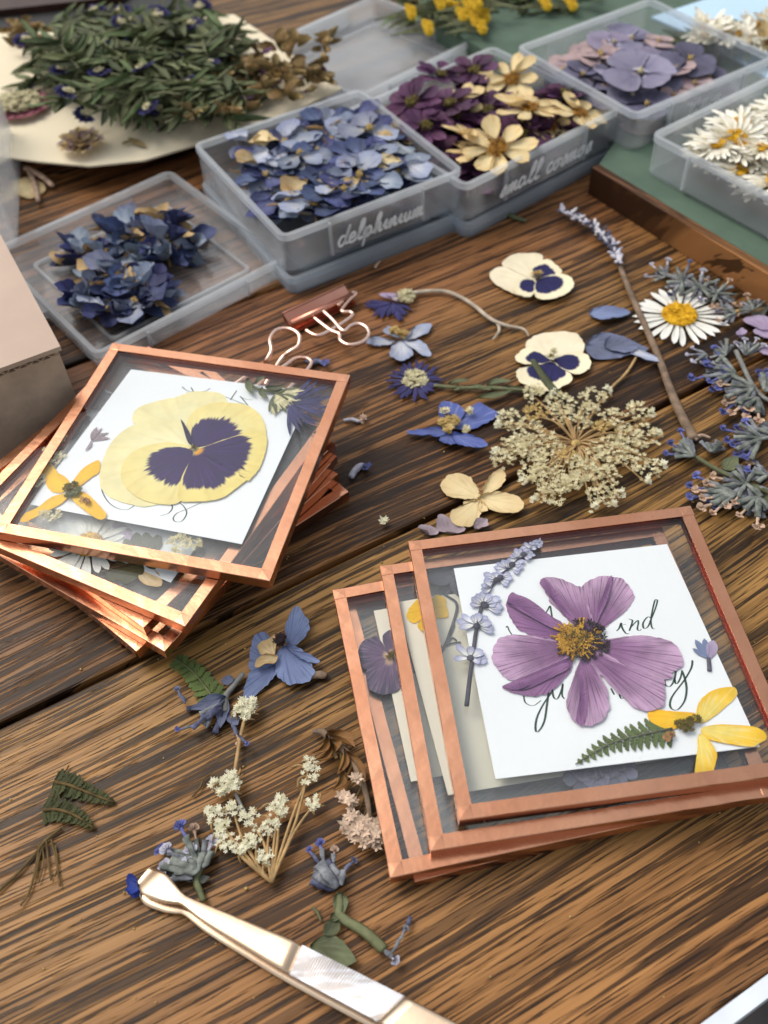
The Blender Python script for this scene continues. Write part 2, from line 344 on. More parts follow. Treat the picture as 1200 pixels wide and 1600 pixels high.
M['hyd'] = petal_mat('hydrangea_lilac', c('#8a839a'), c('#968fa4'), c('#6c628a'), .35, 18, heart=c('#c8c0cc'), hv=.14, trans=.25, mott=.2, hue=.06, val=.25)
M['hyd_grey'] = petal_mat('hydrangea_grey', c('#5e5a70'), c('#6c6a80'), c('#403c50'), .4, 18, trans=.15, mott=.25, val=.25)
M['hyd_pink'] = petal_mat('hydrangea_pink', c('#b09a9e'), c('#b8a09c'), c('#98767c'), .4, 18, heart=c('#8a5a3c'), hv=.12, trans=.25, mott=.2)
M['hyd_dark'] = petal_mat('hydrangea_dark', c('#5c4866'), c('#46405a'), c('#b894ac'), .38, 96, heart=c('#caa88a'), hv=.22, trans=.12, mott=.25, ve=1.6)
M['hyd_ink'] = petal_mat('hydrangea_ink', c('#54505c'), c('#4a4856'), c('#38343e'), .5, 18, trans=.1, mott=.25)
M['buttercup'] = petal_mat('buttercup', c('#fbc014'), c('#fcc81c'), c('#dc9808'), .55, 24, trans=.2, mott=.15)
M['pansy_cream'] = petal_mat('pansy_cream', c('#f0e6c8'), c('#efe2c4'), c('#e0cca0'), .3, 16, trans=.15, mott=.08)
M['pansy_navy'] = petal_mat('pansy_navy', c('#f2e7c6'), c('#f0e4c0'), None, 0, 16, c('#22204e'), .70, .12, trans=.1, mott=.12)
M['aster_ray'] = petal_mat('aster_ray', c('#44406e'), c('#343260'), c('#24223e'), .5, 8, trans=.1, mott=.25, val=.2)
M['aster_eye'] = plain('aster_eye', c('#cfc396'), .8, .25, 60, col2=c('#e0d8b0'), bs=.8)
M['sage'] = plain('sage_calyx', c('#62656c'), .75, .3, 26, .2, col2=c('#8e9094'), rv=.25); M['sage_green'] = plain('sage_green_calyx', c('#5e645e'), .75, .3, 26, .2, col2=c('#8a8e86'), rv=.2)
M['sage_violet'] = plain('sage_violet', c('#4a4c68'), .75, .35, 22, .2, col2=c('#747890'), rv=.2); M['blue_tip'] = plain('blue_tip', c('#62669a'), .7, .35, 26, .2, rv=.25); M['tan_tip'] = plain('tan_tip', c('#b89c86'), .8, .3, 26, .2, rv=.2)
M['lav_bud'] = petal_mat('lavender_bud', c('#eeece6'), c('#a2a4c4'), c('#a8aac4'), .4, 10, trans=.1, mott=.2, val=.15); M['lav_dark'] = plain('lavender_dark', c('#4c4a56'), .7, .3, 26, rv=.2); M['lav_white'] = plain('lavender_white', c('#d8d4d8'), .75, .15, 26, .2); M['lav_pale'] = plain('lavender_pale', c('#b4b0c0'), .75, .3, 26, .2, col2=c('#d2d0da'), rv=.25)
M['lilac_petal'] = petal_mat('lilac_petal', c('#b09cba'), c('#b8a6c2'), c('#907a9c'), .4, 14, trans=.3, mott=.15); M['mauve_scrap'] = petal_mat('mauve_scrap', c('#9a8a90'), c('#a898a0'), c('#7a6a70'), .4, 14, trans=.2, mott=.2)
M['blue_petal'] = petal_mat('pale_blue_petal', c('#8490b4'), c('#7884a8'), c('#606c94'), .4, 14, trans=.25, mott=.15); M['slate_petal'] = petal_mat('slate_petal', c('#6a7086'), c('#707690'), c('#4c5068'), .6, 20, trans=.2, mott=.25)
M['pressed_blue'] = petal_mat('pressed_blue', c('#30428c'), c('#283a88'), c('#1a2658'), .5, 14, trans=.1, mott=.25)
M['yellow_button'] = plain('yellow_button', c('#e8b814'), .8, .25, 50, col2=c('#f4d040'), bs=.8)
M['pink_ray'] = petal_mat('pink_ray', c('#a06070'), c('#8c4054'), c('#d8b8a8'), .4, 12, trans=.2, mott=.25)
# ================================================================== TABLE
TA = R(27.3); TU = Vector((math.cos(TA), math.sin(TA), 0)); TV = Vector((-math.sin(TA), math.cos(TA), 0))
table = thing('wooden_table', 'dark stained oak plank table under everything, with black gaps between its boards', 'table', (0, 0, 0), TA)
vb = [.133, 1.938, 3.524, 5.11, 6.73, 8.36, 9.93]
for i in range(len(vb) - 1):
    m = MB(); g_ = .011; a, b = vb[i] + (g_ if i else 0), vb[i + 1] - g_; n = 60
    prof = [(a, -.25), (a, -.02), (a + .003, -.004), (a + .010, 0), (b - .010, 0), (b - .003, -.004), (b, -.02), (b, -.25)]
    if i == 0: prof = [(a, -.25), (a, -.06), (a + .012, -.03), (a + .04, -.008), (a + .09, 0)] + prof[4:]
    vs, fs = [], []
    for k in range(n + 1):
        x = -7 + 14 * k / n
        for j, (y, z) in enumerate(prof):
            e = .006 * noise.noise(Vector((x * .8, i * 5 + (j > 3), 0))) if z > -.03 else 0
            vs.append((x, y + e, z))
    q = len(prof)
    for k in range(n):
        for j in range(q): fs.append((k * q + j, (k + 1) * q + j, (k + 1) * q + (j + 1) % q, k * q + (j + 1) % q))
    fs += [tuple(range(q)), tuple(n * q + j for j in range(q))[::-1]]
    m.add(vs, fs); m.build('plank', M['oak' if i else 'oak_near'], table, local=True, smooth=False)
m = MB(); m.box((-6.9, .3, -.5), (6.9, 10, -.252)); m.build('table_apron', M['under'], table, local=True, smooth=False)
m = MB(); m.box((-7, .088, -.20), (7, .131, -.035)); m.build('edge_band', M['pale_trim'], table, local=True, smooth=False)
for x in (-6.6, 6.6):
    for y in (.6, 9.6):
        m = MB(); m.box((x - .25, y - .25, -7.4), (x + .25, y + .25, -.5)); m.build('leg', M['under'], table, local=True, smooth=False)
m = MB(); m.box((-60, -60, -7.6), (60, 60, -7.4)); fl = m.build('ground', M['floor'], smooth=False); tag(fl, 'grey brown ground far below the table edge', None, kind='structure')
# the slatted chair under the near corner
pc = P(1185, 1590, -2.6)
ch = thing('slatted_chair', 'pale slatted chair glimpsed below the near corner of the table', 'chair', (pc.x, pc.y, -7.4), TA + R(24))
for k in range(7):
    m = MB(); m.box((-1.6 + k * .5, -1.9, 4.4), (-1.2 + k * .5, 1.7, 4.55)); m.build('seat_slat', M['chair_grey'] if k % 2 else M['chair_white'], ch, local=True, smooth=False)
m = MB(); m.box((-1.7, -1.95, 4.2), (1.95, 1.75, 4.39)); m.build('seat_frame', M['chair_grey'], ch, local=True, smooth=False)
for x in (-1.6, 1.7):
    for y in (-1.8, 1.5):
        m = MB(); m.box((x, y, 0), (x + .22, y + .22, 4.2)); m.build('leg', M['chair_white'], ch, local=True, smooth=False)
# ================================================================== GLASS FRAMES
FT = .043
def rail(L, t, w, full, seed, capped):
    m = MB(); n = 22; prof = [(0, 0), (w, 0), (w, .003), (.006, .003), (.006, t - .003), (w, t - .003), (w, t), (.002, t), (0, t - .002)]
    vs, fs = [], []
    for k in range(n + 1):
        x = L * k / n
        for y, z in prof:
            q = Vector((x * 9, y * 30, seed + z * 9)); vs.append((x, y + .0012 * noise.noise(q) * (y > .001), z + .0006 * noise.noise(q * 1.7 + Vector((5, 0, 0)))))
    q = len(prof)
    for k in range(n):
        for j in range(q): fs.append((k * q + j, k * q + (j + 1) % q, (k + 1) * q + (j + 1) % q, (k + 1) * q + j))
    fs += [tuple(range(q))[::-1], tuple(n * q + j for j in range(q))]
    m.add(vs, fs)
    if capped:
        m.box((.0004, .0062, .0034), (.006, w - .0004, t - .0034)); m.box((L - .006, .0062, .0034), (L - .0004, w - .0004, t - .0034))
    return m
RW = .042
def frame_parts(root):
    t = FT; obs = []
    for k in range(4):
        A = k % 2 == 0
        m = rail(1.0 if A else 1 - 2 * RW, t + (.0008 if A else 0), RW, A, k * 11.3, A)
        o = []
        for p in m.v:
            x, y = p.x, p.y
            if not A: x += RW
            o.append(Vector([(x, y, p.z), (1 - y, x, p.z), (1 - x, 1 - y, p.z), (y, 1 - x, p.z)][k]))
        m.v = o; obs.append(m.build('copper_edge', M['copper'], root, local=True, smooth=False))
    for x, y, a in ((0, 0, 0), (1, 0, 90), (1, 1, 180), (0, 1, 270)):      # folded tape where two strips meet
        m = MB(); ca, sa = math.cos(R(a)), math.sin(R(a)); z = t + .0010
        pts = [(.001, .001, z), (RW * .97, .002, z), (RW * .95, RW * .93, z), (.003, RW * .98, z), (.020, .022, z + .0009), (.036, .038, z + .0006)]
        vs = [(x + px * ca - py * sa, y + px * sa + py * ca, pz) for px, py, pz in pts]
        m.add(vs, [(0, 1, 4), (1, 5, 4), (1, 2, 5), (2, 3, 5), (3, 4, 5), (3, 0, 4)]); m.build('tape_fold', M['copper'], root, local=True, smooth=False)
    for z in (.0031, t - .0131):
        m = MB(); m.box((.0065, .0065, z), (.9935, .9935, z + .010)); m.build('glass_pane', M['glass'], root, local=True, smooth=False)
proto = None; FR = {}
def frame(key, label, x, y, ang, top, group):
    global proto
    if proto is None:
        proto = thing('glass_frame', label, 'frame', (x, y, top - FT), R(ang), group); frame_parts(proto); o = proto
    else:
        o = copy_tree(proto); o.location = Vector((x, y, top - FT)) * S; o.rotation_euler = (0, 0, R(ang)); tag(o, label, 'frame', group)
    FR[key] = (Vector((x, y, 0)), R(ang), top - FT); return o
def from_br(px, top, ang):
    p = P(*px, top); return p.x - math.cos(R(ang)), p.y - math.sin(R(ang)), ang, top
def from_bl(px, top, ang):
    p = P(*px, top); return p.x, p.y, ang, top
GL, GR = 'copper edged glass frames stacked beside the cardboard box', 'copper edged glass frames stacked at the cosmos card'
frame('L1', 'copper edged glass frame topmost of its stack, holding the yellow and purple pansy card', -1.3405, 2.1031, -16.64, .282, GL)
frame('L2', 'copper edged glass frame with a white daisy, second from top under the pansy frame', *from_br((289, 979), .235, -29), GL)
frame('L3', 'copper edged glass frame third from top in the pansy stack, twisted under the daisy frame', *from_br((224, 981), .188, -39.5), GL)
frame('L6', 'copper edged glass frame fourth from top of the pansy stack, corner toward the fern', *from_br((257, 1018), .141, -35.1), GL)
frame('L5', 'copper edged glass frame fifth from top in the pansy stack, just above the lowest one', *from_br((213, 1018), .094, -43), GL)
frame('L4', 'lowest copper edged glass frame of the pansy stack, twisted farthest and flat on the table', *from_br((185, 1001), .047, -53), GL)
frame('R1', 'copper edged glass frame topmost of its stack, holding the purple cosmos card', .153, 1.0315, 4.375, .172, GR)
frame('R2', 'copper edged glass frame with a buttercup, second from top under the cosmos frame', *from_bl((673, 1330), .129, 5.47), GR)
frame('R3', 'copper edged glass frame with a dark hydrangea bloom, third from top under the cosmos frame', *from_bl((610, 1372), .086, 8.43), GR)
frame('R4', 'lowest copper edged glass frame under the cosmos stack, only its bare edge showing', *from_bl((648, 1378), .043, 10.8), GR)
# ------------------------------------------------------------------ flat pressed things
def outl(pts, z, n=36, tr=None):
    if tr: pts = tr(pts)
    return resample(spline([P(x, y, z).xy for x, y in pts], 6, True), n)
def ppetal(par, mat, pts, z, base=None, tr=None, name='petal', n=36, nr=5, wr=.004, lift=0.0, th=.0022, seed=None, ragg=.004):
    o = rag(outl(pts, z, n, tr), ragg, seed or 1.0); b = P(*((tr([base])[0] if tr else base) if base else (tr([pts[0]])[0] if tr else pts[0])), z).xy
    if not base: b = b.lerp(sum(o, Vector((0, 0))) / len(o), .06)
    m = MB(); m.sheet(o, b, z, nr, lift, wr, th, seed if seed is not None else rnd.random() * 50)
    return m.build(name, mat, par)
def pt(pts, z): return [P(x, y, z) for x, y in pts]
def stemobj(par, mat, pts, z, r, name='stem', n=6, flat=.7, k=5):
    m = MB(); q = [Vector((p.x, p.y, p.z)) for p in pt(pts, z)]
    m.tube(q, r, n, k, flat); return m.build(name, mat, par)
def card(frame_key, px, mat, label, lift=.0140, th=.003):
    z = FR[frame_key][2] + lift; q = [P(x, y, z) for x, y in px]
    m = MB(); k = len(q)
    m.add([(p.x, p.y, z) for p in q] + [(p.x, p.y, z + th) for p in q], [tuple(range(k))[::-1], tuple(range(k, 2 * k))] + [(i, (i + 1) % k, k + (i + 1) % k, k + i) for i in range(k)])
    ctr = sum(q, Vector()) / k
    return tag(m.build('paper_card', mat, None, smooth=False, org=(ctr.x, ctr.y, z)), label, 'card'), z + th
def inkline(par, strokes, z, wd, mat, tr=None, name='lettering', k=6):
    m = MB()
    for st in strokes:
        w0 = wd
        if isinstance(st, tuple): st, w0 = st
        q = spline([P(x, y, z).xy for x, y in (tr(st) if tr else st)], k); n = len(q); vs = []
        for i, p in enumerate(q):
            t = (q[min(i + 1, n - 1)] - q[max(0, i - 1)]); t = t.normalized() if t.length > 1e-9 else Vector((1, 0))
            a = Vector((-t.y, t.x)); f = abs(t.y) if t.y > 0 else abs(t.y)
            ww = w0 * .27 * (.30 + .9 * max(0, f) ** 2 * (1 if i not in (0, n - 1) else .4))
            vs += [(p.x + a.x * ww, p.y + a.y * ww, z), (p.x - a.x * ww, p.y - a.y * ww, z)]
        m.add(vs, [(2 * i, 2 * i + 1, 2 * i + 3, 2 * i + 2) for i in range(n - 1)])
    return m.build(name, mat, par, smooth=False)
def floret_cluster(m, cx, cy, z, rad, n, fs=.0075, rr=None, zj=.012, squash=1.0):
    rr = rr or rnd
    for i in range(n):
        a = rr.random() * 6.283; d = rad * math.sqrt(rr.random()); x, y = cx + d * math.cos(a), cy + d * math.sin(a) * squash
        z0 = z + zj * rr.random() + zj * .8 * (1 - (d / rad) ** 2); a0 = rr.random() * 6.28; f = fs * (.7 + .6 * rr.random())
        tx, ty = (rr.random() - .5) * .9, (rr.random() - .5) * .9
        vs = [(x, y, z0)]; fc = []
        for k in range(5):
            q = a0 + k * 1.2566; e1, e2 = q - .5, q + .5
            for ang, ra, up in ((e1, .62, .1), (q, 1.15, .35), (e2, .62, .1)):
                dx, dy = math.cos(ang) * ra * f, math.sin(ang) * ra * f; vs.append((x + dx, y + dy, z0 + up * f + dx * tx + dy * ty))
            fc.append((0, 1 + 3 * k, 2 + 3 * k, 3 + 3 * k))
        m.add(vs, fc)
def blob(m, p, r, seg=6, sq=1.0):
    prof = [(r * math.sin(math.pi * (i + .5) / 5) , -r * sq * math.cos(math.pi * (i + .5) / 5)) for i in range(5)]; m.lathe(prof, seg, p)
# ================================================================== PANSY FRAME
cd, zc = card('L1', [(205, 578), (487, 613), (378, 851), (47, 789)], M['card'], 'square white card behind the big yellow pansy in the top frame')
zt = zoomed(100, 580, 3.0)
inkline(cd, [[(175, 530), (182, 570), (210, 615), (250, 642), (300, 648), (345, 615)], [(500, 615), (508, 640), (490, 665), (450, 678)], [(528, 608), (560, 632), (575, 665), (555, 700), (525, 706), (512, 690), (530, 665), (580, 645), (645, 615)],
    [(553, 72), (575, 90), (605, 98)], [(575, 100), (605, 98), (595, 75)], [(640, 95), (665, 92), (685, 80)], [(758, 120), (800, 137), (862, 162)], [(780, 135), (795, 112), (810, 90)], [(822, 118), (850, 131), (882, 134)], [(826, 118), (835, 128), (862, 160)]], zc + .0006, .0075, M['ink'], zt)
z = zc + .0012
pn = thing('pressed_pansy', 'large pressed yellow pansy with purple blotches in the top glass frame', 'flower', P(305, 703, z))
pp = lambda mt, pts, base, dz, sd: ppetal(pn, M[mt], pts, z + dz, base, None, 'petal', 84, 8, .0005, 0, .0008, sd, .0035)
pp('pansy_plain', [(303, 698), (262, 658), (222, 650), (207, 662), (212, 640), (240, 628), (275, 620), (300, 612), (338, 613), (355, 626), (345, 660), (315, 690)], (300, 695), 0, 3)
pp('pansy_plain', [(300, 703), (285, 660), (245, 656), (212, 662), (182, 682), (163, 712), (155, 748), (165, 772), (195, 786), (240, 790), (280, 760)], (298, 700), .0015, 8)
pp('pansy_side', [(304, 700), (292, 680), (296, 650), (322, 632), (355, 629), (388, 634), (409, 652), (416, 680), (400, 685), (375, 683), (330, 698)], (305, 699), .0030, 12)
pp('pansy_side', [(302, 704), (285, 694), (250, 692), (214, 702), (193, 722), (190, 748), (205, 770), (235, 785), (275, 787), (292, 768), (300, 740)], (301, 705), .0045, 17)
pp('pansy_lip', [(307, 703), (330, 694), (370, 680), (400, 672), (416, 680), (415, 705), (405, 732), (388, 752), (398, 740), (350, 776), (310, 783), (278, 780), (284, 745), (300, 718)], (306, 704), .0060, 22)
ppetal(pn, M['pansy_spike'], [(300, 696), (293, 690), (286, 668), (282, 654), (290, 665), (298, 680)], z + .0076, (297, 690), None, 'marking', 16, 3, 0, 0, .001, 2, .001)
m = MB(); floret_cluster(m, *P(303, 703, z).xy, z + .0075, .012, 14, .006, zj=.003); m.build('pansy_eye', M['yellow_heart'], pn)
def yellow_flower(label, ctr, petals, tr, z, seeds, mats):
    t = thing('pressed_yellow_flower', label, 'flower', P(*tr([ctr])[0], z))
    for i, (pl, mt) in enumerate(zip(petals, mats)): ppetal(t, M[mt], pl, z + i * .0014, pl[0], tr, 'petal', 44, 6, .0005, 0, .0008, 30 + i * 3, .002)
    for mt, sp, rd, n, fs in seeds:
        m = MB()
        for s in sp: floret_cluster(m, *P(*tr([s])[0], z).xy, z + .009, rd, n, fs, zj=.005)
        m.build('flower_heart', M[mt], t)
    return t
zt = zoomed(0, 640, 5.333)
yellow_flower('four petalled yellow flower overlapping the corner of the pansy card', (610, 680), [
    [(570, 650), (585, 610), (530, 550), (450, 515), (445, 468), (405, 440), (350, 448), (355, 520), (372, 590), (400, 650), (445, 688), (520, 690)],
    [(600, 640), (612, 590), (680, 500), (760, 445), (825, 425), (826, 515), (760, 565), (690, 620), (640, 650)],
    [(560, 700), (470, 712), (400, 745), (320, 810), (220, 858), (185, 890), (168, 930), (212, 936), (280, 905), (400, 840), (500, 790), (556, 740)],
    [(590, 720), (650, 690), (705, 690), (760, 730), (830, 800), (885, 868), (872, 905), (830, 916), (760, 880), (670, 810), (610, 760)]], zt, z + .002,
    [('yellow_heart', [(600, 690), (580, 660), (640, 640), (565, 680)], .012, 16, .007), ('stem_green', [(620, 715), (660, 690), (580, 730), (650, 715)], .011, 18, .007), ('brown_seed', [(700, 770), (740, 790)], .011, 14, .006)], ['yellow_petal'] * 4)
def bits(label, mat, spots, z, rad, n, fs, name='pressed_umbel', cat='flower'):
    t = thing(name, label, cat, P(*spots[0], z))
    for s in spots:
        m = MB(); floret_cluster(m, *P(*s, z).xy, z, rad, n, fs, zj=.005); m.build('floret_cluster', M[mat], t)
    return t
bits('spray of tiny cream florets above the yellow flower beside the pansy card', 'qal', [(76, 704), (88, 694), (95, 712), (72, 716), (97, 686), (84, 722)], zc + .002, .022, 16, .007)
bits('small cream floret bunch between the copper edge and the yellow flower', 'qal', [(56, 756), (66, 750), (62, 745)], zc + .002, .018, 14, .007)
bits('few cream florets peeping below the pansy card by the yellow flower', 'qal', [(66, 806), (82, 810), (76, 802), (90, 804)], zc + .002, .016, 12, .007)
bits('cream floret spray at the pansy card lower edge beside the bare glass', 'qal', [(270, 848), (283, 842), (296, 850), (308, 852), (280, 857)], zc + .002, .022, 16, .007)
# aster on the pansy card
def aster(label, ctr, z, rays, rlen, eye, stem, mat='aster_ray', name='aster', a0=0, a1=360, eyemat='aster_eye', leaves=(), leafmat='leaf_green', cup=0.0, rw=.009, stemr=.011):
    p = P(*ctr, z); t = thing(name, label, 'flower', p); k = scl(*ctr, z)
    for i in range(rays):
        a = R(a0 + (a1 - a0) * (i + rnd.random() * .7) / rays); L = rlen * (.75 + .45 * rnd.random()) * k
        b = (p.x + math.cos(a) * eye * k * .6, p.y + math.sin(a) * eye * k * .6); e = (p.x + math.cos(a) * L, p.y + math.sin(a) * L)
        m = MB(); m.sheet(blade(b, e, rw * (.7 + .5 * rnd.random()), .6, .7, 12, (rnd.random() - .5) * .02), b, z + .002 + rnd.random() * .004, 3, cup, .003, .0012, i); m.build('petal', M[mat], t)
    if eye:
        m = MB(); floret_cluster(m, p.x, p.y, z + .004, eye * k, int(30 + eye * 3), .010, zj=.006); m.build('flower_eye', M[eyemat], t)
    if stem: stemobj(t, M['stem_green'], stem, z + .006, [stemr * .8, stemr, stemr * .7])
    for b, e, hw in leaves:
        b, e = P(*b, z).xy, P(*e, z).xy; m = MB(); m.sheet(blade(b, e, hw, .45, .8, 16, (rnd.random() - .5) * .03), b, z + .008, 3, .006, .004, .0015, rnd.random() * 9); m.build('leaf', M[leafmat], t)
    return t
t = aster('pressed dark blue aster with green stalk over the corner of the pansy card', (452, 630), zc + .006, 26, 62, 0, [(384, 597), (405, 608), (430, 613), (450, 625)], a0=-95, a1=62, rw=.007,
          leaves=[((388, 594), (397, 621), .014), ((400, 602), (415, 592), .01), ((410, 608), (420, 626), .012), ((415, 608), (448, 606), .014), ((428, 612), (446, 612), .012)], stemr=.008)
p0 = P(428, 618, zc); k = scl(430, 620, zc)
for i in range(22):
    a = R(-100 + 118 * (i + rnd.random() * .5) / 22); b = (p0.x + .01 * math.cos(a), p0.y + .01 * math.sin(a)); L = (34 + 12 * rnd.random()) * k
    m = MB(); m.sheet(blade(b, (b[0] + L * math.cos(a), b[1] + L * math.sin(a)), .009, .5, .8, 10, .008 * (rnd.random() - .5)), b, zc + .010 + .003 * rnd.random(), 2, 0, .002, .0012, i); m.build('bract', M['aster_eye'] if i % 3 else M['leaf_green'], t)
t = thing('pressed_petal_tuft', 'tiny pink mauve petal tuft on the white card beside the yellow pansy', 'petal', P(140, 690, zc))
for i, (e, hw) in enumerate([((170, 676), .01), ((172, 685), .01), ((160, 669), .009), ((152, 667), .008), ((133, 705), .006)]):
    b = P(143, 689, zc + .003).xy; m = MB(); m.sheet(blade(b, P(*e, zc + .003).xy, hw, .5, .8, 14, .006), b, zc + .003 + i * .0006, 3, 0, .001, .001, i); m.build('petal', M['mauve_scrap'], t)
# ------------------------------------------------------------------ second pansy-stack frame: daisy, leaves
cd2, zc2 = card('L2', [(267, 911), (18, 803), (165, 610), (400, 723)], M['card'], 'white card under the daisy in the second frame of the pansy stack')
def daisy(par, p, z, n, L, hw, er, mat='white_ray', up=0.0, tilt=0):
    for i in range(n):
        a = 2 * math.pi * (i + .35 * rnd.random()) / n; l = L * (.88 + .2 * rnd.random()); b = (p.x + er * .7 * math.cos(a), p.y + er * .7 * math.sin(a)); e = (p.x + l * math.cos(a), p.y + l * math.sin(a))
        m = MB(); m.sheet(blade(b, e, hw * (.8 + .4 * rnd.random()), .66, .5, 16, (rnd.random() - .5) * .012), b, z + .002 * (i % 3), 3, up * (rnd.random()), .002, .0016, i); m.build('petal', M[mat], par)
    m = MB(); m.lathe([(er, .001), (er * 1.0, .008), (er * .8, .016), (er * .4, .014), (er * .15, .010)], 20, (p.x, p.y, z + .002)); floret_cluster(m, p.x, p.y, z + .014, er * .98, 90, er * .12, zj=.004); m.build('flower_eye', M['daisy_eye'], par)
pd = P(140, 853, zc2)
t = thing('pressed_daisy', 'white daisy half hidden by the copper edge of the pansy frame', 'flower', pd); daisy(t, pd, zc2 + .003, 26, .135, .0115, .05)
def leafthing(label, spec, z, mat, name='pressed_leaf', stem=None, cat='leaf', smat='twig'):
    t = thing(name, label, cat, P(*spec[0][0], z))
    for i, (b, e, hw) in enumerate(spec):
        bb, ee = P(*b, z).xy, P(*e, z).xy; m = MB(); m.sheet(rag(blade(bb, ee, hw, .5, .6, 30), hw * .12, i, 40), bb, z + .001 * i, 4, 0, .002, .0014, i); m.build('leaf', M[mat], t)
    if stem: stemobj(t, M[smat], stem, z + .003, .005)
    return t
leafthing('dark green rounded leaves lying next to the half hidden daisy', [((205, 882), (165, 905), .035), ((205, 882), (196, 913), .035), ((206, 880), (222, 898), .024), ((222, 872), (243, 890), .014)], zc2 - .002, 'fern_dark', stem=[(160, 893), (185, 885), (225, 876)])
leafthing('pale oval leaf lying on the glass beside the dark rounded leaves', [((216, 888), (252, 915), .03)], zc2 - .001, 'tan_petal')
leafthing('dark scalloped leaves seen through the glass under the pansy card', [((215, 858), (212, 832), .022), ((228, 860), (228, 832), .022), ((242, 862), (246, 836), .022), ((200, 856), (196, 842), .014)], zc2 + .003, 'fern_dark')
t = thing('pressed_mauve_bloom', 'pale mauve rays seen through the glass between the pansy card and daisy', 'flower', P(182, 835, zc2))
for i in range(9):
    b = P(205, 828, zc2 + .004).xy; e = P(165 + i * 4, 812 + i * 5, zc2 + .004).xy; m = MB(); m.sheet(blade(b, e, .008, .5, .7, 12), b, zc2 + .004, 2, 0, .001, .001, i); m.build('petal', M['lilac_petal'], t)
leafthing('smoky grey petals under the glass beside the upper edge of the pansy card', [((155, 640), (140, 600), .05), ((150, 640), (178, 615), .045), ((140, 650), (118, 668), .03), ((130, 665), (100, 690), .025)], FR['L2'][2] + .028, 'hyd_ink', 'pressed_grey_bloom', cat='flower')
# ================================================================== COSMOS FRAME
cd3, zc3 = card('R1', [(709, 889), (1042, 851), (1187, 1167), (774, 1218)], M['card'], 'square white card with green calligraphy under the purple cosmos')
za = zoomed(1000, 900, 5); zb = zoomed(750, 780, 2.667); ze = zoomed(850, 960, 7.06)
ink = [(ze([(800, 182), (830, 150), (850, 95), (856, 130), (880, 180), (910, 212), (938, 210)]), .010), (ze([(822, 140), (860, 120), (905, 108)]), .006), (ze([(940, 182), (960, 130), (975, 75), (968, 60), (935, 50)]), .010),
       (ze([(952, 150), (1000, 95), (1035, 65), (1040, 100), (1030, 160), (1050, 178), (1075, 165)]), .009), (za([(90, 330), (60, 320), (25, 365), (30, 408), (62, 395), (90, 330)]), .010), (za([(90, 330), (118, 260), (135, 200), (130, 185), (115, 195), (95, 280), (85, 350), (95, 405), (118, 412)]), .009),
       (za([(190, 810), (198, 850), (235, 862), (268, 810), (280, 740)]), .011), (za([(270, 800), (278, 838), (295, 835), (318, 790), (330, 735)]), .010), (za([(330, 745), (350, 800), (364, 880), (350, 970), (300, 1040), (255, 1042), (234, 1005), (255, 935), (345, 815), (400, 720), (410, 658)]), .011),
       (zb([(182, 818), (190, 848), (222, 860), (255, 838)]), .008), (zb([(288, 788), (280, 850), (268, 925), (245, 966), (232, 962), (236, 915), (262, 858), (302, 800)]), .011), (zb([(300, 775), (306, 822), (322, 832), (338, 800), (346, 768)]), .010), (zb([(346, 768), (342, 815), (352, 832)]), .009),
       (zb([(545, 788), (560, 815)]), .009), (zb([(580, 812), (588, 830), (602, 826)]), .008), (zb([(108, 535), (114, 529), (122, 548), (135, 568)]), .007), (zb([(272, 478), (284, 458), (292, 445), (297, 470), (300, 492)]), .009)]
inkline(cd3, [([tuple(q) for q in s], wd) for s, wd in ink], zc3 + .0006, .01, M['ink'])
z = zc3 + .0012
co = thing('pressed_cosmos', 'large pressed purple cosmos with golden centre over the calligraphy card', 'flower', P(903, 1003, z))
CP = [('cosmos', [(844, 911), (855, 902), (874, 904), (900, 915), (919, 926), (926, 956), (928, 985), (915, 988), (898, 978), (877, 958), (859, 941), (853, 926)], (918, 990)),
      ('cosmos', [(930, 988), (924, 960), (914, 934), (911, 915), (930, 902), (954, 900), (975, 907), (989, 924), (990, 938), (977, 955), (954, 974), (936, 990)], (928, 992)),
      ('cosmos_dark', [(799, 926), (791, 945), (797, 964), (814, 986), (851, 997), (880, 997), (882, 978), (851, 956), (825, 941), (806, 928)], (888, 994)),
      ('cosmos', [(772, 1009), (769, 1029), (778, 1046), (799, 1063), (836, 1056), (874, 1041), (890, 1024), (882, 1005), (847, 997), (817, 992), (787, 994)], (893, 1012)),
      ('cosmos_dark', [(786, 1071), (791, 1078), (817, 1086), (847, 1086), (870, 1072), (892, 1046), (892, 1030), (880, 1034), (855, 1046), (821, 1059)], (896, 1024)),
      ('cosmos', [(937, 1003), (960, 997), (1005, 993), (1039, 999), (1059, 1011), (1067, 1039), (1052, 1050), (1052, 1059), (1027, 1062), (994, 1048), (960, 1033), (928, 1018)], (920, 1008)),
      ('cosmos', [(918, 1030), (949, 1065), (975, 1091), (997, 1108), (1020, 1110), (1037, 1102), (1039, 1076), (1035, 1061), (1012, 1057), (975, 1038), (938, 1018)], (916, 1018)),
      ('cosmos', [(911, 1134), (896, 1125), (885, 1102), (889, 1080), (898, 1054), (908, 1030), (924, 1036), (941, 1061), (951, 1087), (949, 1114), (934, 1129)], (912, 1022))]
for i, (mt, pl, b) in enumerate(CP): ppetal(co, M[mt], pl, z + i * .0012, b, None, 'petal', 90, 9, .0005, 0, .0008, 60 + i * 5, .006)
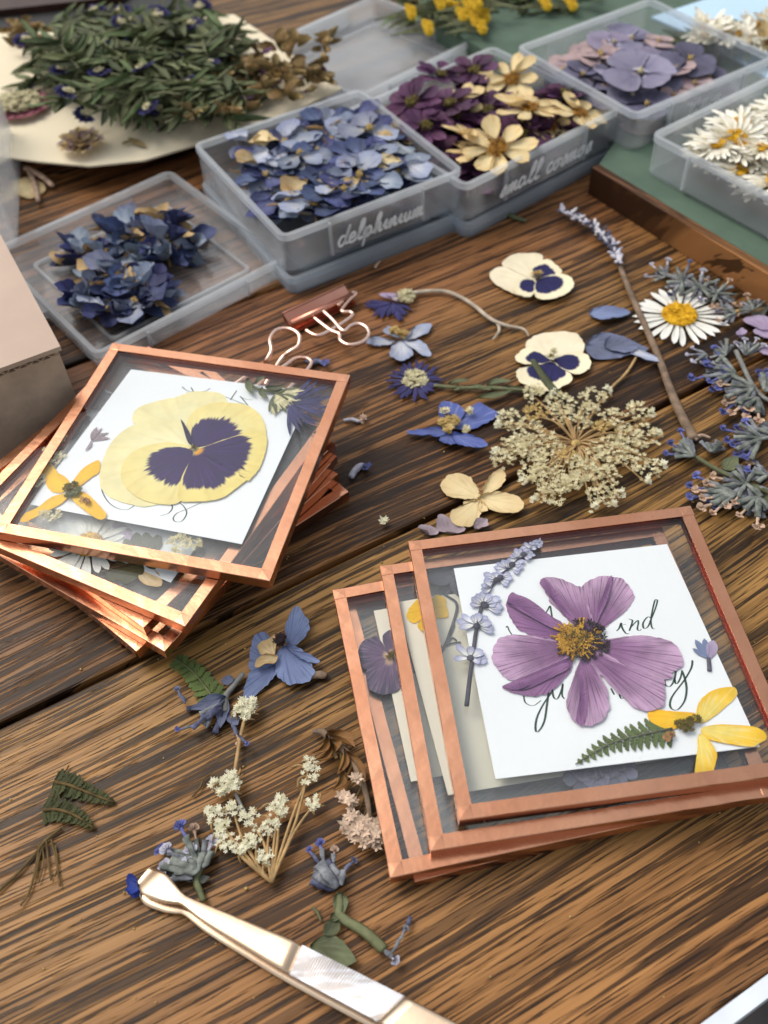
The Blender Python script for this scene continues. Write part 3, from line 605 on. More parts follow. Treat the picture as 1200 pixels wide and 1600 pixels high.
for pl in [[(799, 928), (830, 938), (870, 972), (886, 990), (850, 975), (812, 950), (793, 944)], [(786, 1071), (830, 1058), (880, 1036), (889, 1044), (850, 1064), (815, 1078)], [(844, 911), (853, 904), (880, 940), (905, 975), (890, 968), (862, 935)], [(951, 903), (957, 902), (950, 935), (936, 965), (928, 985), (930, 960), (942, 930)], [(905, 1050), (912, 1050), (918, 1100), (912, 1132), (900, 1126), (906, 1090)]]:
    ppetal(co, M['cosmos_dark'], pl, z + .0105, pl[-1], None, 'petal_fold', 30, 4, .0004, 0, .0006, 9, .002)
for mt, n, rx, fs, dx, dz in (('stamen_dark', 120, .076, .009, 10, .0085), ('stamen', 150, .056, .009, -4, .0095), ('yellow_heart', 30, .038, .008, -2, .011)):
    m = MB(); p = P(903 + dx, 1003, z); floret_cluster(m, p.x, p.y, z + dz, rx, n, fs, zj=.0035); m.build('stamen_cluster' if mt != 'stamen_dark' else 'dark_stamen_ring', M[mt], co)
m = MB()
for i in range(34):
    a = rnd.random() * 6.28; r0, r1 = .03, .06 + .03 * rnd.random(); p = P(903, 1003, z); q = [(p.x + r0 * math.cos(a), p.y + r0 * math.sin(a), z + .011), (p.x + r1 * math.cos(a + .1), p.y + r1 * math.sin(a + .1), z + .012)]
    m.tube(q, [.003, .0045], 4, 1)
m.build('anthers', M['stamen'], co)
z = zc3 + .003
yellow_flower('four petalled yellow flower beside the fern frond under the cosmos', (400, 1180), [
    [(470, 1150), (442, 1085), (455, 1000), (510, 930), (600, 882), (720, 865), (760, 892), (745, 950), (660, 1030), (560, 1110)],
    [(440, 1130), (445, 1075), (300, 1060), (92, 1045), (64, 1110), (110, 1155), (230, 1200), (330, 1175)],
    [(480, 1190), (600, 1160), (760, 1163), (900, 1180), (975, 1220), (986, 1270), (930, 1310), (880, 1335), (700, 1312), (550, 1280), (490, 1235)],
    [(465, 1230), (490, 1238), (535, 1272), (590, 1360), (602, 1400), (575, 1520), (545, 1560), (440, 1560), (430, 1500), (455, 1380), (450, 1290)]], za, z,
    [('yellow_heart', [(300, 1180), (340, 1160), (390, 1150), (380, 1200), (430, 1130), (350, 1200)], .013, 20, .006), ('brown_seed', [(200, 1285), (240, 1250), (215, 1265)], .010, 14, .006)], ['yellow_pale', 'yellow_petal', 'yellow_pale', 'yellow_pale'])
def fern(label, rachis, z, L, n, mat, hw=.012, cat='fern', taper=None, ang=62, lobed=True, rr=.004, wr=.002):
    q = spline([P(x, y, z).xy for x, y in rachis], 10); q = resample_open(q, n); t = thing('fern_frond', label, cat, (q[0].x, q[0].y, z))
    m = MB(); m.tube([(p.x, p.y, z + .003) for p in q], [rr, rr * .5], 5, 1); m.build('stem', M['stem_green'] if mat == 'fern' else M['twig'], t)
    tp = taper or (lambda s: math.sin(math.pi * (.12 + .83 * s)) ** .7)
    for i in range(n - 1):
        d = (q[i + 1] - q[i]).normalized(); l = L * tp(i / (n - 1))
        for sd in (1, -1):
            a = math.atan2(d.y, d.x) + sd * R(ang + 6 * rnd.random()); b = q[i]; e = b + Vector((math.cos(a), math.sin(a))) * l * (.9 + .2 * rnd.random())
            o = blade(b, e, hw * (.6 + .4 * l / L), .42, .55, 40 if lobed else 20, sd * -.006)
            if lobed:
                ax = (e - b).normalized(); o2 = []
                for k, pnt in enumerate(o):
                    s = (pnt - b).dot(ax); foot = b + ax * s; o2.append(foot + (pnt - foot) * (.72 + .38 * abs(math.sin(s / l * 13))))
                o = o2
            m = MB(); m.sheet(o, b + (e - b) * .05, z + .0012 * (i % 3), 3, 0, wr, .0012, i); m.build('leaf', M[mat], t)
    return t
def resample_open(q, n):
    L = [0]
    for a, b in zip(q, q[1:]): L.append(L[-1] + (b - a).length)
    out, j = [], 0
    for i in range(n):
        t = L[-1] * i / (n - 1)
        while j < len(L) - 2 and L[j + 1] < t: j += 1
        out.append(q[j].lerp(q[j + 1], (t - L[j]) / max(1e-9, L[j + 1] - L[j])))
    return out
fern('green fern frond pressed on the white card beside the yellow flower', [(1050, 1139), (1010, 1147), (960, 1160), (925, 1178), (899, 1195)], z, .062, 15, 'fern', .0105, taper=lambda s: (1 - s) ** .75 * .95 + .06)
def lav_whorl(par, p, z, n, L, a0, spread, hw=.011, mat='lav_bud'):
    for i in range(n):
        a = R(a0 - spread / 2 + spread * (i + .3 * rnd.random()) / max(1, n - 1)); l = L * (.7 + .5 * rnd.random()); b = (p.x, p.y); e = (p.x + l * math.cos(a), p.y + l * math.sin(a))
        m = MB(); m.sheet(blade(b, e, hw * (.8 + .5 * rnd.random()), .68, .55, 14), b, z + .003 * rnd.random(), 3, .004, .003, .002, rnd.random() * 40); m.build('petal', M[mat], par)
t = thing('pressed_lavender', 'pale lavender sprig leaning along the edge of the calligraphy card', 'flower', P(731, 1102, z))
stemobj(t, M['lav_dark'], [(729, 1103), (734, 1060), (738, 1030), (744, 985), (752, 950), (765, 920), (785, 898), (812, 872), (840, 853)], z + .002, [.0075, .006, .004])
for px, n, L, a0, spd, dk in [((735, 1030), 5, .058, 70, 190, 1), ((735, 1030), 4, .045, -10, 70, 0), ((743, 978), 6, .055, 110, 150, 0), ((745, 980), 4, .05, 0, 60, 1), ((756, 946), 6, .056, 95, 150, 1), ((758, 948), 4, .052, -5, 60, 1), ((768, 920), 5, .04, 150, 120, 0), ((776, 908), 6, .045, 120, 160, 1), ((782, 904), 4, .04, -30, 90, 1),
                              ((792, 890), 6, .042, 120, 150, 0), ((800, 884), 5, .042, -30, 90, 1), ((810, 874), 6, .038, 110, 150, 0), ((818, 868), 5, .036, -20, 100, 1), ((828, 860), 6, .03, 90, 200, 0), ((836, 855), 6, .026, 70, 220, 0), ((841, 850), 7, .02, 60, 260, 0)]:
    lav_whorl(t, P(*px, z), z + .003, n, L, a0, spd, .010 * (L / .045))
    if dk:
        m = MB(); p = P(*px, z); m.lathe([(.002, 0), (.011, .001), (.012, .004), (.008, .007), (.002, .008)], 10, (p.x, p.y, z + .004)); m.build('calyx', M['lav_dark'], t)
t = thing('pressed_floret', 'small violet floret on the card edge under the word And', 'flower', P(1108, 1040, z))
for b, e, hw, mt in [((535, 650), (430, 500), .011, 'sage_v'), ((535, 650), (500, 490), .011, ''), ((535, 650), (410, 568), .008, ''), ((540, 655), (575, 505), .018, 'l'), ((535, 640), (590, 530), .012, 'l')]:
    bb, ee = P(*za([b])[0], z).xy, P(*za([e])[0], z).xy; m = MB(); m.sheet(blade(bb, ee, hw, .6, .7, 18), bb, z + .002, 3, 0, .002, .0014, hw * 900); m.build('petal', M['blue_petal' if mt != 'l' else 'lilac_petal'], t)
stemobj(t, M['lav_dark'], za([(535, 640), (540, 690), (543, 742)]), z + .002, [.006, .0075])
# ------------------------------------------------------------------ buttercup and hydrangea frames
cd4, zc4 = card('R2', [(620, 942), (660, 935), (742, 925), (960, 905), (1080, 1180), (700, 1243)], M['cream'], 'cream card under the buttercup in the second frame')
zf = zoomed(520, 880, 6)
z = zc4 + .003
t = thing('pressed_buttercup', 'golden yellow buttercup crossed by the copper edge of the cosmos frame', 'flower', P(664, 953, z))
for i, pl in enumerate([[(860, 440), (815, 330), (760, 370), (720, 420), (690, 500), (730, 550), (790, 555), (840, 500)], [(880, 450), (910, 370), (945, 310), (1000, 300), (1060, 330), (1065, 400), (1085, 480), (1060, 510), (960, 510), (900, 490)], [(860, 490), (800, 560), (795, 600), (850, 640), (880, 600), (890, 530)], [(890, 490), (900, 560), (950, 575), (970, 530), (930, 490)]]):
    ppetal(t, M['buttercup'], pl, z + i * .002, pl[0], zf, 'petal', 34, 5, .003, 0, .0014, 80 + i, .003)
t = thing('pressed_sprig', 'dark branching stem pressed beside the buttercup', 'stem', P(690, 1020, z))
for st, r in [([(1000, 870), (1050, 770), (1100, 640), (1160, 450), (1155, 370), (1110, 330), (1040, 290)], .009), ([(1060, 780), (1110, 750), (1200, 740)], .006), ([(1060, 770), (1100, 690), (1140, 580)], .005), ([(1080, 740), (1120, 700), (1160, 725)], .006), ([(1020, 790), (990, 740), (970, 715)], .005)]:
    stemobj(t, M['lav_dark'], zf(st), z + .002, r * .5, 'branch')
leafthing('dark grey leaf shapes under the glass at the upper corner of the cosmos frame', [((710, 895), (668, 905), .04), ((706, 900), (735, 935), .035), ((705, 895), (738, 888), .03)], z + .001, 'hyd_ink')
cd5, zc5 = card('R3', [(584, 955), (660, 942), (760, 1200), (642, 1222)], M['cream'], 'cream card edge beside the dark hydrangea in the third frame')
z = zc5 + .003
t = thing('pressed_hydrangea', 'dark plum hydrangea bloom with pale centre half under a copper edge', 'flower', P(611, 1027, z))
for i, (mt, pl) in enumerate([('hyd_dark', [(545, 865), (500, 830), (420, 690), (340, 705), (270, 740), (235, 830), (245, 920), (310, 1000), (400, 980), (500, 910)]), ('hyd_dark', [(545, 875), (470, 920), (320, 1000), (315, 1090), (340, 1180), (430, 1230), (520, 1225), (620, 1180), (630, 1050), (590, 920)]),
                               ('hyd_dark', [(545, 865), (480, 760), (470, 680), (530, 630), (600, 640), (640, 760)]), ('hyd_ink', [(600, 700), (590, 560), (620, 470), (680, 500), (770, 600), (780, 690), (720, 770), (650, 780)]), ('hyd_ink', [(620, 900), (700, 840), (770, 805), (850, 850), (885, 950), (850, 1010), (760, 1030), (680, 1010)])]):
    ppetal(t, M[mt], pl, z + i * .002, pl[0], zf, 'petal', 44, 6, .003, 0, .0014, 90 + i, .003)
m = MB(); floret_cluster(m, *P(611, 1027, z).xy, z + .011, .016, 16, .006, zj=.004); m.build('flower_eye', M['yellow_heart'], t)
leafthing('small green leaf bit on the cream card below the hydrangea', [((664, 1046), (672, 1060), .006), ((664, 1046), (676, 1055), .006)], z, 'leaf_green')
t = thing('pressed_dark_floret', 'dark blue floret cluster under the lower edge of the calligraphy card', 'flower', P(930, 1213, FR['R2'][2] + .02)); zz = FR['R2'][2] + .022
for i, (x, y) in enumerate([(908, 1215), (925, 1208), (940, 1216), (955, 1206), (912, 1203), (970, 1200)]): lav_whorl(t, P(x, y, zz), zz, 5, .05, 90, 300, .02, 'hyd_grey')
# ================================================================== LOOSE FLOWERS ON THE TABLE
Z0 = .006
def bloom(label, ctr, parts, tr, z=Z0, heart=None, name='pressed_delphinium', lift=.012, wr=.014, cat='flower', stem=None):
    t = thing(name, label, cat, P(*(tr([ctr])[0] if tr else ctr), z))
    for i, (mt, pl) in enumerate(parts): ppetal(t, M[mt], pl, z + .004 + i * .004, pl[0], tr, 'petal', 44, 6, wr * .7, lift * (.3 + .7 * rnd.random()), .0018, rnd.random() * 90, .007)
    for mt, sp, rd, n, fs in heart or []:
        m = MB()
        for s in sp: floret_cluster(m, *P(*(tr([s])[0] if tr else s), z).xy, z + .024, rd, n, fs, zj=.012)
        m.build('flower_eye', M[mt], t)
    if stem: stemobj(t, M[stem[0]], tr(stem[1]) if tr else stem[1], z + .012, stem[2])
    return t
z5 = zoomed(230, 930, 3)
bloom('dusty blue larkspur bloom with cream throat on bare wood between the two frame stacks', (610, 270), [
    ('larkspur', [(600, 330), (560, 290), (580, 230), (570, 190), (530, 180), (492, 215), (480, 340), (500, 366), (560, 350)]), ('larkspur', [(610, 330), (520, 350), (470, 390), (452, 482), (490, 490), (530, 450), (600, 385)]),
    ('larkspur', [(665, 240), (650, 200), (655, 130), (690, 62), (712, 60), (765, 155), (720, 220), (690, 245)]), ('larkspur', [(650, 250), (690, 245), (750, 280), (805, 312), (795, 325), (740, 315)]),
    ('larkspur', [(640, 240), (612, 275), (600, 330), (612, 380), (650, 415), (690, 418), (750, 405), (785, 375), (783, 350), (740, 290), (690, 250)]), ('tan_petal', [(600, 280), (600, 195), (575, 215), (530, 230), (525, 275), (560, 285)]), ('tan_petal', [(605, 290), (545, 285), (508, 325), (515, 345), (560, 330), (600, 325)]), ('stem_t', [(775, 380), (790, 362), (835, 360), (845, 380), (815, 405), (785, 395)])][:7], z5,
    heart=[('stamen_dark', [(625, 240), (630, 225)], .014, 22, .009)], stem=('stem_brown', [(770, 380), (800, 372), (830, 375), (842, 378)], [.012, .016, .010]))
z4 = zoomed(400, 420, 3)
bloom('bright blue delphinium bloom with a pale furry centre beside the Queen Anne lace', (910, 740), [
    ('delph_loose', [(915, 735), (860, 700), (858, 650), (870, 630), (905, 628), (970, 660), (972, 700)]), ('delph_loose', [(930, 745), (980, 690), (1000, 660), (1040, 632), (1080, 650), (1130, 680), (1110, 710), (1030, 745), (970, 758)]),
    ('delph_loose', [(900, 765), (870, 750), (800, 752), (715, 762), (722, 780), (800, 785), (860, 792)]), ('delph_loose', [(900, 780), (860, 800), (880, 822), (930, 830), (940, 800)]), ('delph_loose', [(920, 775), (950, 778), (1010, 788), (1075, 818), (1072, 845), (1000, 846), (930, 820)])], z4,
    heart=[('qal_tan', [(895, 740), (920, 755), (905, 775), (880, 745), (930, 735)], .020, 24, .010), ('qal', [(885, 690), (1000, 690), (985, 775), (910, 770)], .014, 14, .009), ('stamen_dark', [(905, 720)], .016, 14, .008)])
bloom('pale grey blue delphinium bloom with five pointed petals near the binder clips', (675, 330), [
    ('delph_white', [(690, 340), (720, 318), (750, 275), (820, 265), (812, 300), (745, 335)]), ('delph_white', [(660, 340), (640, 345), (580, 326), (515, 338), (535, 360), (610, 362)]), ('delph_white', [(680, 345), (640, 365), (625, 405), (660, 432), (692, 440), (735, 402), (715, 365)]),
    ('delph_white', [(690, 340), (725, 345), (775, 345), (808, 380), (820, 415), (770, 405), (720, 372)]), ('delph_white', [(680, 325), (655, 315), (615, 312), (595, 290), (640, 278), (670, 300)])], z4, heart=[('tan_petal', [], 0, 0, 0)][:0] + [('qal_tan', [(670, 325), (650, 315), (690, 330)], .018, 20, .010)])
zp = zoomed(750, 300, 2.667)
bloom('cream pansy with navy blotches lying tilted on the wood, nearest the cosmos box', (235, 365), [
    ('pansy_cream', [(235, 362), (150, 350), (92, 303), (130, 265), (190, 254), (260, 265), (250, 320)]), ('pansy_cream', [(230, 368), (170, 345), (100, 312), (55, 322), (40, 355), (80, 395), (150, 428), (210, 442), (225, 410)]), ('pansy_navy', [(250, 352), (208, 345), (215, 305), (280, 282), (335, 322), (332, 345), (290, 350)]),
    ('pansy_navy', [(228, 372), (170, 362), (138, 390), (150, 425), (200, 440), (228, 420)]), ('pansy_navy', [(245, 365), (310, 345), (365, 350), (392, 385), (365, 422), (295, 447), (235, 442), (225, 400)])], zp, heart=[('qal_tan', [(228, 365), (250, 362)], .012, 16, .008)], name='pressed_pansy', lift=.004, wr=.006)
bloom('cream pansy with navy blotches crossed by a green stem above the lace flower', (300, 705), [
    ('pansy_cream', [(300, 702), (215, 665), (188, 640), (230, 600), (330, 584), (405, 596), (435, 640), (420, 680), (340, 695)]), ('pansy_navy', [(292, 702), (240, 662), (190, 652), (148, 685), (150, 706), (205, 722), (270, 718)]), ('pansy_navy', [(308, 702), (340, 680), (400, 668), (452, 685), (460, 730), (412, 765), (355, 745)]),
    ('pansy_navy', [(300, 708), (240, 722), (160, 738), (155, 780), (190, 805), (282, 832), (345, 810), (382, 790), (376, 762), (340, 735)])], zp, heart=[('aster_eye', [(292, 708), (305, 690)], .013, 16, .008), ('yellow_heart', [(292, 712)], .008, 8, .007)], name='pressed_pansy', lift=.004, wr=.006)
pd = P(1061, 495, Z0); t = thing('pressed_daisy', 'white daisy with yellow eye lying on bare wood beside the long stem', 'flower', pd); daisy(t, pd, Z0 + .006, 25, .205, .0155, .078, up=.01)
bloom('single narrow pale blue petal beside the long brown stem', (540, 510), [('blue_petal', [(455, 510), (480, 490), (540, 485), (630, 505), (560, 535), (500, 540)])], zp, name='fallen_petal', cat='petal')
bloom('folded slate blue bloom with thin tail touching the long brown stem', (560, 650), [('slate_petal', [(440, 635), (500, 590), (560, 595), (640, 630), (700, 660), (600, 690), (500, 700), (450, 680)]), ('slate_petal', [(520, 650), (540, 610), (620, 625), (660, 655), (600, 680)]), ('delph_white', [(620, 640), (690, 670), (755, 712), (690, 705), (630, 675)])], zp, stem=('stem_straw', [(650, 690), (620, 740), (590, 775), (545, 820), (548, 855)], .006))
zh = zoomed(640, 600, 2.143)
bloom('cream four petalled hydrangea bloom at the upper copper edge of the cosmos frame', (237, 378), [
    ('cream_petal', [(237, 378), (215, 330), (190, 308), (150, 302), (112, 322), (104, 350), (130, 380), (190, 388)]), ('cream_petal', [(237, 375), (255, 335), (280, 302), (310, 292), (322, 320), (300, 355), (260, 374)]), ('cream_petal', [(238, 380), (295, 366), (350, 378), (383, 410), (360, 436), (290, 436), (252, 412)]),
    ('cream_petal', [(236, 384), (215, 396), (180, 398), (180, 405), (140, 430), (145, 466), (182, 482), (222, 470), (238, 430)]), ('cream_petal', [(238, 385), (228, 410), (240, 432), (262, 425), (252, 400)])], zh, heart=[('tan_petal', [], 0, 0, 0)][:0] + [('brown_seed', [(237, 379)], .008, 8, .007)], name='pressed_hydrangea', lift=.014, wr=.010)
zs = zoomed(540, 640, 4.615)
bloom('greyish mauve petal scraps tucked under the cosmos frame edge', (700, 850), [('mauve_scrap', [(600, 900), (520, 872), (560, 836), (620, 850), (665, 885), (640, 915), (560, 918)]), ('mauve_scrap', [(740, 890), (660, 870), (662, 785), (690, 764), (745, 790), (790, 830), (860, 870), (820, 900)]), ('mauve_scrap', [(930, 860), (930, 820), (980, 795), (1025, 812), (1020, 850), (970, 865)])], zs, name='petal_scrap', cat='petal', wr=.02)
# asters lying about
aster('violet aster with cream eye and green stalk lying on the wood', (648, 595), .012, 40, 42, 20, [(678, 602), (720, 606), (770, 606), (810, 610), (850, 614)], leaves=[((700, 602), (735, 598), .012), ((730, 606), (768, 612), .014), ((760, 605), (800, 598), .016), ((745, 624), (800, 614), .016), ((790, 606), (830, 612), .012), ((715, 604), (708, 614), .010)], rw=.0085)
t = aster('drooping violet aster on a long curved pale stalk near the binder clips', (612, 474), .012, 16, 40, 0, None, a0=165, a1=340, rw=.011)
p = P(632, 468, .01); m = MB(); floret_cluster(m, p.x, p.y, .02, .045, 60, .012); m.build('flower_eye', M['aster_eye'], t)
for i, (x, y) in enumerate([(612, 462), (600, 462), (620, 470)]):
    b = P(632, 468, .02).xy; m = MB(); m.sheet(blade(b, P(x - 8, y, .02).xy, .018, .6, .6, 16), b, .022, 3, .01, .004, .002, i); m.build('petal', M['lilac_petal'], t)
stemobj(t, M['pale_stem'], [(636, 460), (665, 455), (700, 456), (735, 473), (765, 497), (790, 508), (818, 514), (826, 525)], .02, [.014, .010, .011, .009, .004]); stemobj(t, M['pale_stem'], [(777, 503), (780, 517), (770, 530)], .015, [.010, .004], 'twig')
t = thing('green_stalk', 'thick green flattened stalk lying across the cream pansy', 'stem', P(860, 600, .02)); stemobj(t, M['leaf_green'], [(832, 562), (850, 590), (872, 615), (905, 630)], .026, [.012, .02, .018, .008], flat=.35)
# ------------------------------------------------------------------ lavender with long stem
t = thing('lavender_sprig', 'lavender sprig on a very long brown stem crossing the table seam', 'flower', P(1000, 500, 0))
stemobj(t, M['stem_brown'], [(966, 408), (980, 445), (1003, 498), (1030, 560), (1048, 610), (1068, 655), (1085, 686)], .02, [.012, .016, .016, .02, .024])
stemobj(t, M['tan_tip'], [(1085, 686), (1096, 680), (1110, 684)], .02, [.012, .005], 'twig')
def spike(par, pts, z, mats, n, r, L, rr):
    q = resample_open([P(x, y, z) for x, y in pts], n)
    for i, p in enumerate(q):
        for k in range(4):
            a = rr.random() * 6.28; e = p + Vector((math.cos(a) * L, math.sin(a) * L, .01 + .02 * rr.random())) * (.7 + .5 * rr.random())
            m = MB(); m.tube([p, p.lerp(e, .5), e], [r * .5, r, r * .55], 6, 2, .8); m.build('floret', M[rr.choice(mats)], par)
spike(t, [(878, 331), (898, 340), (920, 352), (940, 368), (955, 385), (966, 408)], .03, ['lav_pale', 'lav_pale', 'lav_white', 'sage_violet', 'lav_white', 'lav_dark'], 22, .010, .036, rnd)
# ------------------------------------------------------------------ salvia sprigs
def calyx(par, p, e, r, mat, tip=None, tl=.42, name='calyx'):
    r *= .50; p, e = Vector(p), Vector(e); d = e - p; L = d.length
    m = MB(); mid = p.lerp(e, .55) + Vector((0, 0, r * .3)); m.tube([p, p.lerp(e, .25), mid, p.lerp(e, .85), e], [r * .3, r * .8, r, r * .95, r * 1.15], 8, 2, .55)
    m.v = [v + Vector((noise.noise(v * 45), noise.noise(v * 45 + Vector((7, 0, 0))), noise.noise(v * 45 + Vector((0, 9, 0))) * .6)) * r * .45 for v in m.v]
    m.build(name, M[mat], par)
    if tip:
        m = MB(); f = e + d * tl; m.tube([e - d * .08, e.lerp(f, .5), f], [r * .5, r * .55, r * 1.0], 7, 2, .6, caps=True)
        for k in range(4):
            a = math.atan2(d.y, d.x) + R(-70 + 45 * k); b = f.xy - d.xy.normalized() * r * .3; g = (b.x + math.cos(a) * r * 2.0, b.y + math.sin(a) * r * 2.0)
            m.sheet(blade(b, g, r * .8, .6, .5, 12), b, f.z + r * .3, 2, r * .5, r * .5, .002, k + L * 99)
        m.v = [v + Vector((noise.noise(v * 60), noise.noise(v * 60 + Vector((3, 0, 0))), noise.noise(v * 60 + Vector((0, 5, 0))))) * r * .35 for v in m.v]
        m.build('corolla', M[tip], par)
def salvia(label, stem, buds, leaves=(), mats=('sage', 'sage', 'sage_green'), z=.02, sr=(.009, .012), smat='stem_grey', lmat='leaf_grey', name='salvia_sprig'):
    t = thing(name, label, 'flower', P(*stem[0], 0))
    stemobj(t, M[smat], stem, z, list(sr))
    for i, b in enumerate(buds):
        a, e, r = b[:3]; tip = b[3] if len(b) > 3 else None; zz = z + .012 * (i % 3)
        calyx(t, P(*a, zz), P(*e, zz - .004), r, mats[i % len(mats)], tip)
    for b, e, hw in leaves:
        bb, ee = P(*b, z).xy, P(*e, z).xy; m = MB(); m.sheet(rag(blade(bb, ee, hw, .42, .85, 26), hw * .15, rnd.random() * 9), bb, z, 4, .01, .012, .003, rnd.random() * 9); m.build('leaf', M[lmat], t)
    return t
def fan(b, n, a0, a1, L, r, tips=(), jit=.3):
    out = []; n = int(n * 1.6)
    for i in range(n):
        a = R(a0 + (a1 - a0) * (i + rnd.random() * jit) / max(1, n - 1)); l = L * (.75 + .5 * rnd.random()); e = (b[0] + l * math.cos(a), b[1] - l * .72 * math.sin(a))
        tp = tips[i % len(tips)] if tips else None; out.append((b, e, r * (.8 + .4 * rnd.random())) + ((tp,) if tp else ()))
    return out
salvia('grey violet salvia sprig lying beyond the daisy near the wooden edge', [(1148, 470), (1120, 455), (1085, 445), (1050, 432), (1030, 428)], fan((1040, 432), 4, 80, 200, 22, .016, ('lav_pale', None)) + fan((1066, 440), 7, 40, 320, 26, .018, (None, 'sage_violet', None)) + fan((1094, 448), 7, 20, 330, 26, .018, (None, None, 'lav_pale')) + fan((1120, 458), 7, 20, 350, 28, .017, (None, 'tan_tip')))
salvia('pale spent salvia stalk entering from the picture side above the lilac petals', [(1215, 470), (1185, 485), (1160, 485), (1140, 490)], fan((1150, 488), 5, 120, 250, 24, .018, ('lav_pale', None, 'tan_tip')) + fan((1178, 484), 5, 40, 200, 26, .016, (None, 'tan_tip')), [((1175, 495), (1200, 478), .03)], smat='stem_straw')
bloom('pale lilac petal cluster resting among the salvia sprigs', (1190, 520), [('lilac_petal', [(1205, 520), (1165, 510), (1165, 498), (1195, 498), (1220, 505)]), ('lilac_petal', [(1205, 530), (1178, 522), (1182, 512), (1205, 508), (1225, 520)]), ('lilac_petal', [(1205, 540), (1188, 548), (1192, 556), (1220, 556)]), ('lilac_petal', [(1158, 528), (1148, 523), (1158, 517), (1166, 522)])], None, name='fallen_petal', cat='petal', wr=.02)
salvia('grey salvia sprig with blue tipped flowers lying across the table seam', [(1225, 635), (1195, 622), (1175, 600), (1160, 570), (1150, 548)], fan((1105, 553), 3, 150, 250, 20, .015, ('lav_pale',)) + fan((1135, 553), 5, 60, 220, 26, .016, (None, None)) + fan((1165, 555), 5, 20, 120, 28, .016, (None, 'lav_pale')) + fan((1150, 582), 6, 120, 230, 40, .022, ('blue_tip', None, 'blue_tip')) + fan((1178, 605), 8, 140, 260, 44, .024, ('blue_tip', None, None, 'tan_tip')) + fan((1195, 612), 7, 20, 100, 34, .022, ('blue_tip', None)) + fan((1185, 620), 6, 180, 280, 34, .020, (None, 'tan_tip')))
salvia('short salvia tip with blue florets cut by the picture side under the table seam', [(1230, 684), (1200, 684), (1180, 684)], fan((1190, 684), 8, 110, 250, 40, .020, ('blue_tip', 'blue_tip', None)) + fan((1210, 680), 6, 60, 200, 36, .022))
salvia('big grey salvia sprig with green stalk just beyond the corner of the cosmos frame', [(1060, 702), (1090, 716), (1125, 736), (1160, 752), (1215, 775)], fan((1085, 712), 6, 100, 185, 34, .020, (None, 'blue_tip', None)) + fan((1110, 706), 5, 20, 120, 22, .018, (None,)) + fan((1165, 755), 9, 60, 330, 40, .022, (None, 'tan_tip', None, None)) + fan((1150, 770), 9, 150, 230, 42, .020, ('blue_tip', 'tan_tip', None)) + fan((1185, 775), 8, 180, 300, 40, .022, (None, None, 'tan_tip')) + fan((1200, 742), 4, 120, 220, 28, .020, ('blue_tip', None)),
       [((1130, 735), (1152, 716), .03), ((1185, 778), (1215, 800), .04)], smat='stem_green', lmat='leaf_green')
# near the fern
fern('short green fern tip lying near the corner of the pansy stack', [(338, 1098), (318, 1070), (296, 1045), (272, 1030)], .012, .058, 11, 'fern', .0165, taper=lambda s: .98 - .45 * s, ang=66, wr=.01)
salvia('slate violet salvia sprig with one bright blue floret beside the fern tip', [(380, 1052), (366, 1070), (353, 1088), (352, 1112)], [((350, 1090), (292, 1108), .017), ((350, 1094), (318, 1132), .018), ((348, 1096), (300, 1138), .018), ((352, 1104), (336, 1146), .02), ((346, 1098), (312, 1116), .02), ((346, 1104), (322, 1122), .022), ((350, 1112), (342, 1130), .02), ((306, 1134), (286, 1138), .011, 'blue_tip'), ((290, 1100), (281, 1084), .013, 'sage_violet'), ((360, 1118), (370, 1148), .015, 'tan_tip'), ((322, 1138), (330, 1122), .013, 'tan_tip'), ((372, 1148), (382, 1158), .010, 'blue_tip')],
       [((366, 1062), (345, 1066), .018), ((360, 1112), (372, 1135), .022), ((352, 1090), (300, 1112), .022), ((352, 1090), (312, 1130), .022), ((352, 1090), (345, 1140), .020)], ('sage_violet', 'sage', 'sage_violet'), lmat='slate_petal')
salvia('grey green salvia head with blue florets lying beyond the tweezers tip', [(318, 1408), (311, 1390), (306, 1375), (310, 1362), (318, 1348)], fan((310, 1362), 9, 60, 200, 44, .022, (None, 'lav_pale', None)) + [((310, 1350), (290, 1308), .022, 'blue_tip'), ((312, 1352), (306, 1312), .018, 'tan_tip'), ((316, 1350), (322, 1312), .02), ((318, 1356), (330, 1330), .02), ((302, 1336), (268, 1328), .016, 'blue_tip'), ((300, 1340), (262, 1334), .012, 'blue_tip'), ((296, 1366), (252, 1352), .020), ((296, 1372), (258, 1362), .02), ((302, 1372), (270, 1372), .018), ((304, 1362), (296, 1352), .02, 'lav_pale')],
       [((308, 1376), (328, 1372), .012), ((306, 1376), (290, 1372), .012)], ('sage_green', 'sage', 'sage_green'), smat='stem_green')
salvia('single salvia with ribbed grey head, green leaves and bent stalk near the tweezers grip', [(530, 1395), (531, 1415), (532, 1432), (570, 1456), (600, 1484)], [((524, 1390), (488, 1374), .034), ((526, 1388), (492, 1362), .034), ((528, 1386), (498, 1350), .036), ((530, 1384), (508, 1346), .034), ((531, 1382), (518, 1352), .03), ((533, 1384), (536, 1360), .018), ((500, 1352), (488, 1335), .012, 'blue_tip'), ((506, 1346), (502, 1326), .016, 'blue_tip'), ((520, 1348), (522, 1334), .015, 'tan_tip'), ((536, 1362), (548, 1350), .013, 'sage_violet'), ((600, 1484), (612, 1496), .016, 'lav_pale'), ((612, 1490), (628, 1462), .010, 'sage'), ((630, 1460), (641, 1432), .014)],
       [((531, 1396), (534, 1432), .022), ((530, 1438), (506, 1465), .022), ((484, 1476), (556, 1503), .042), ((516, 1432), (532, 1436), .012)], ('sage_violet', 'sage', 'sage'), smat='stem_green', lmat='leaf_green', sr=(.010, .014, .016))
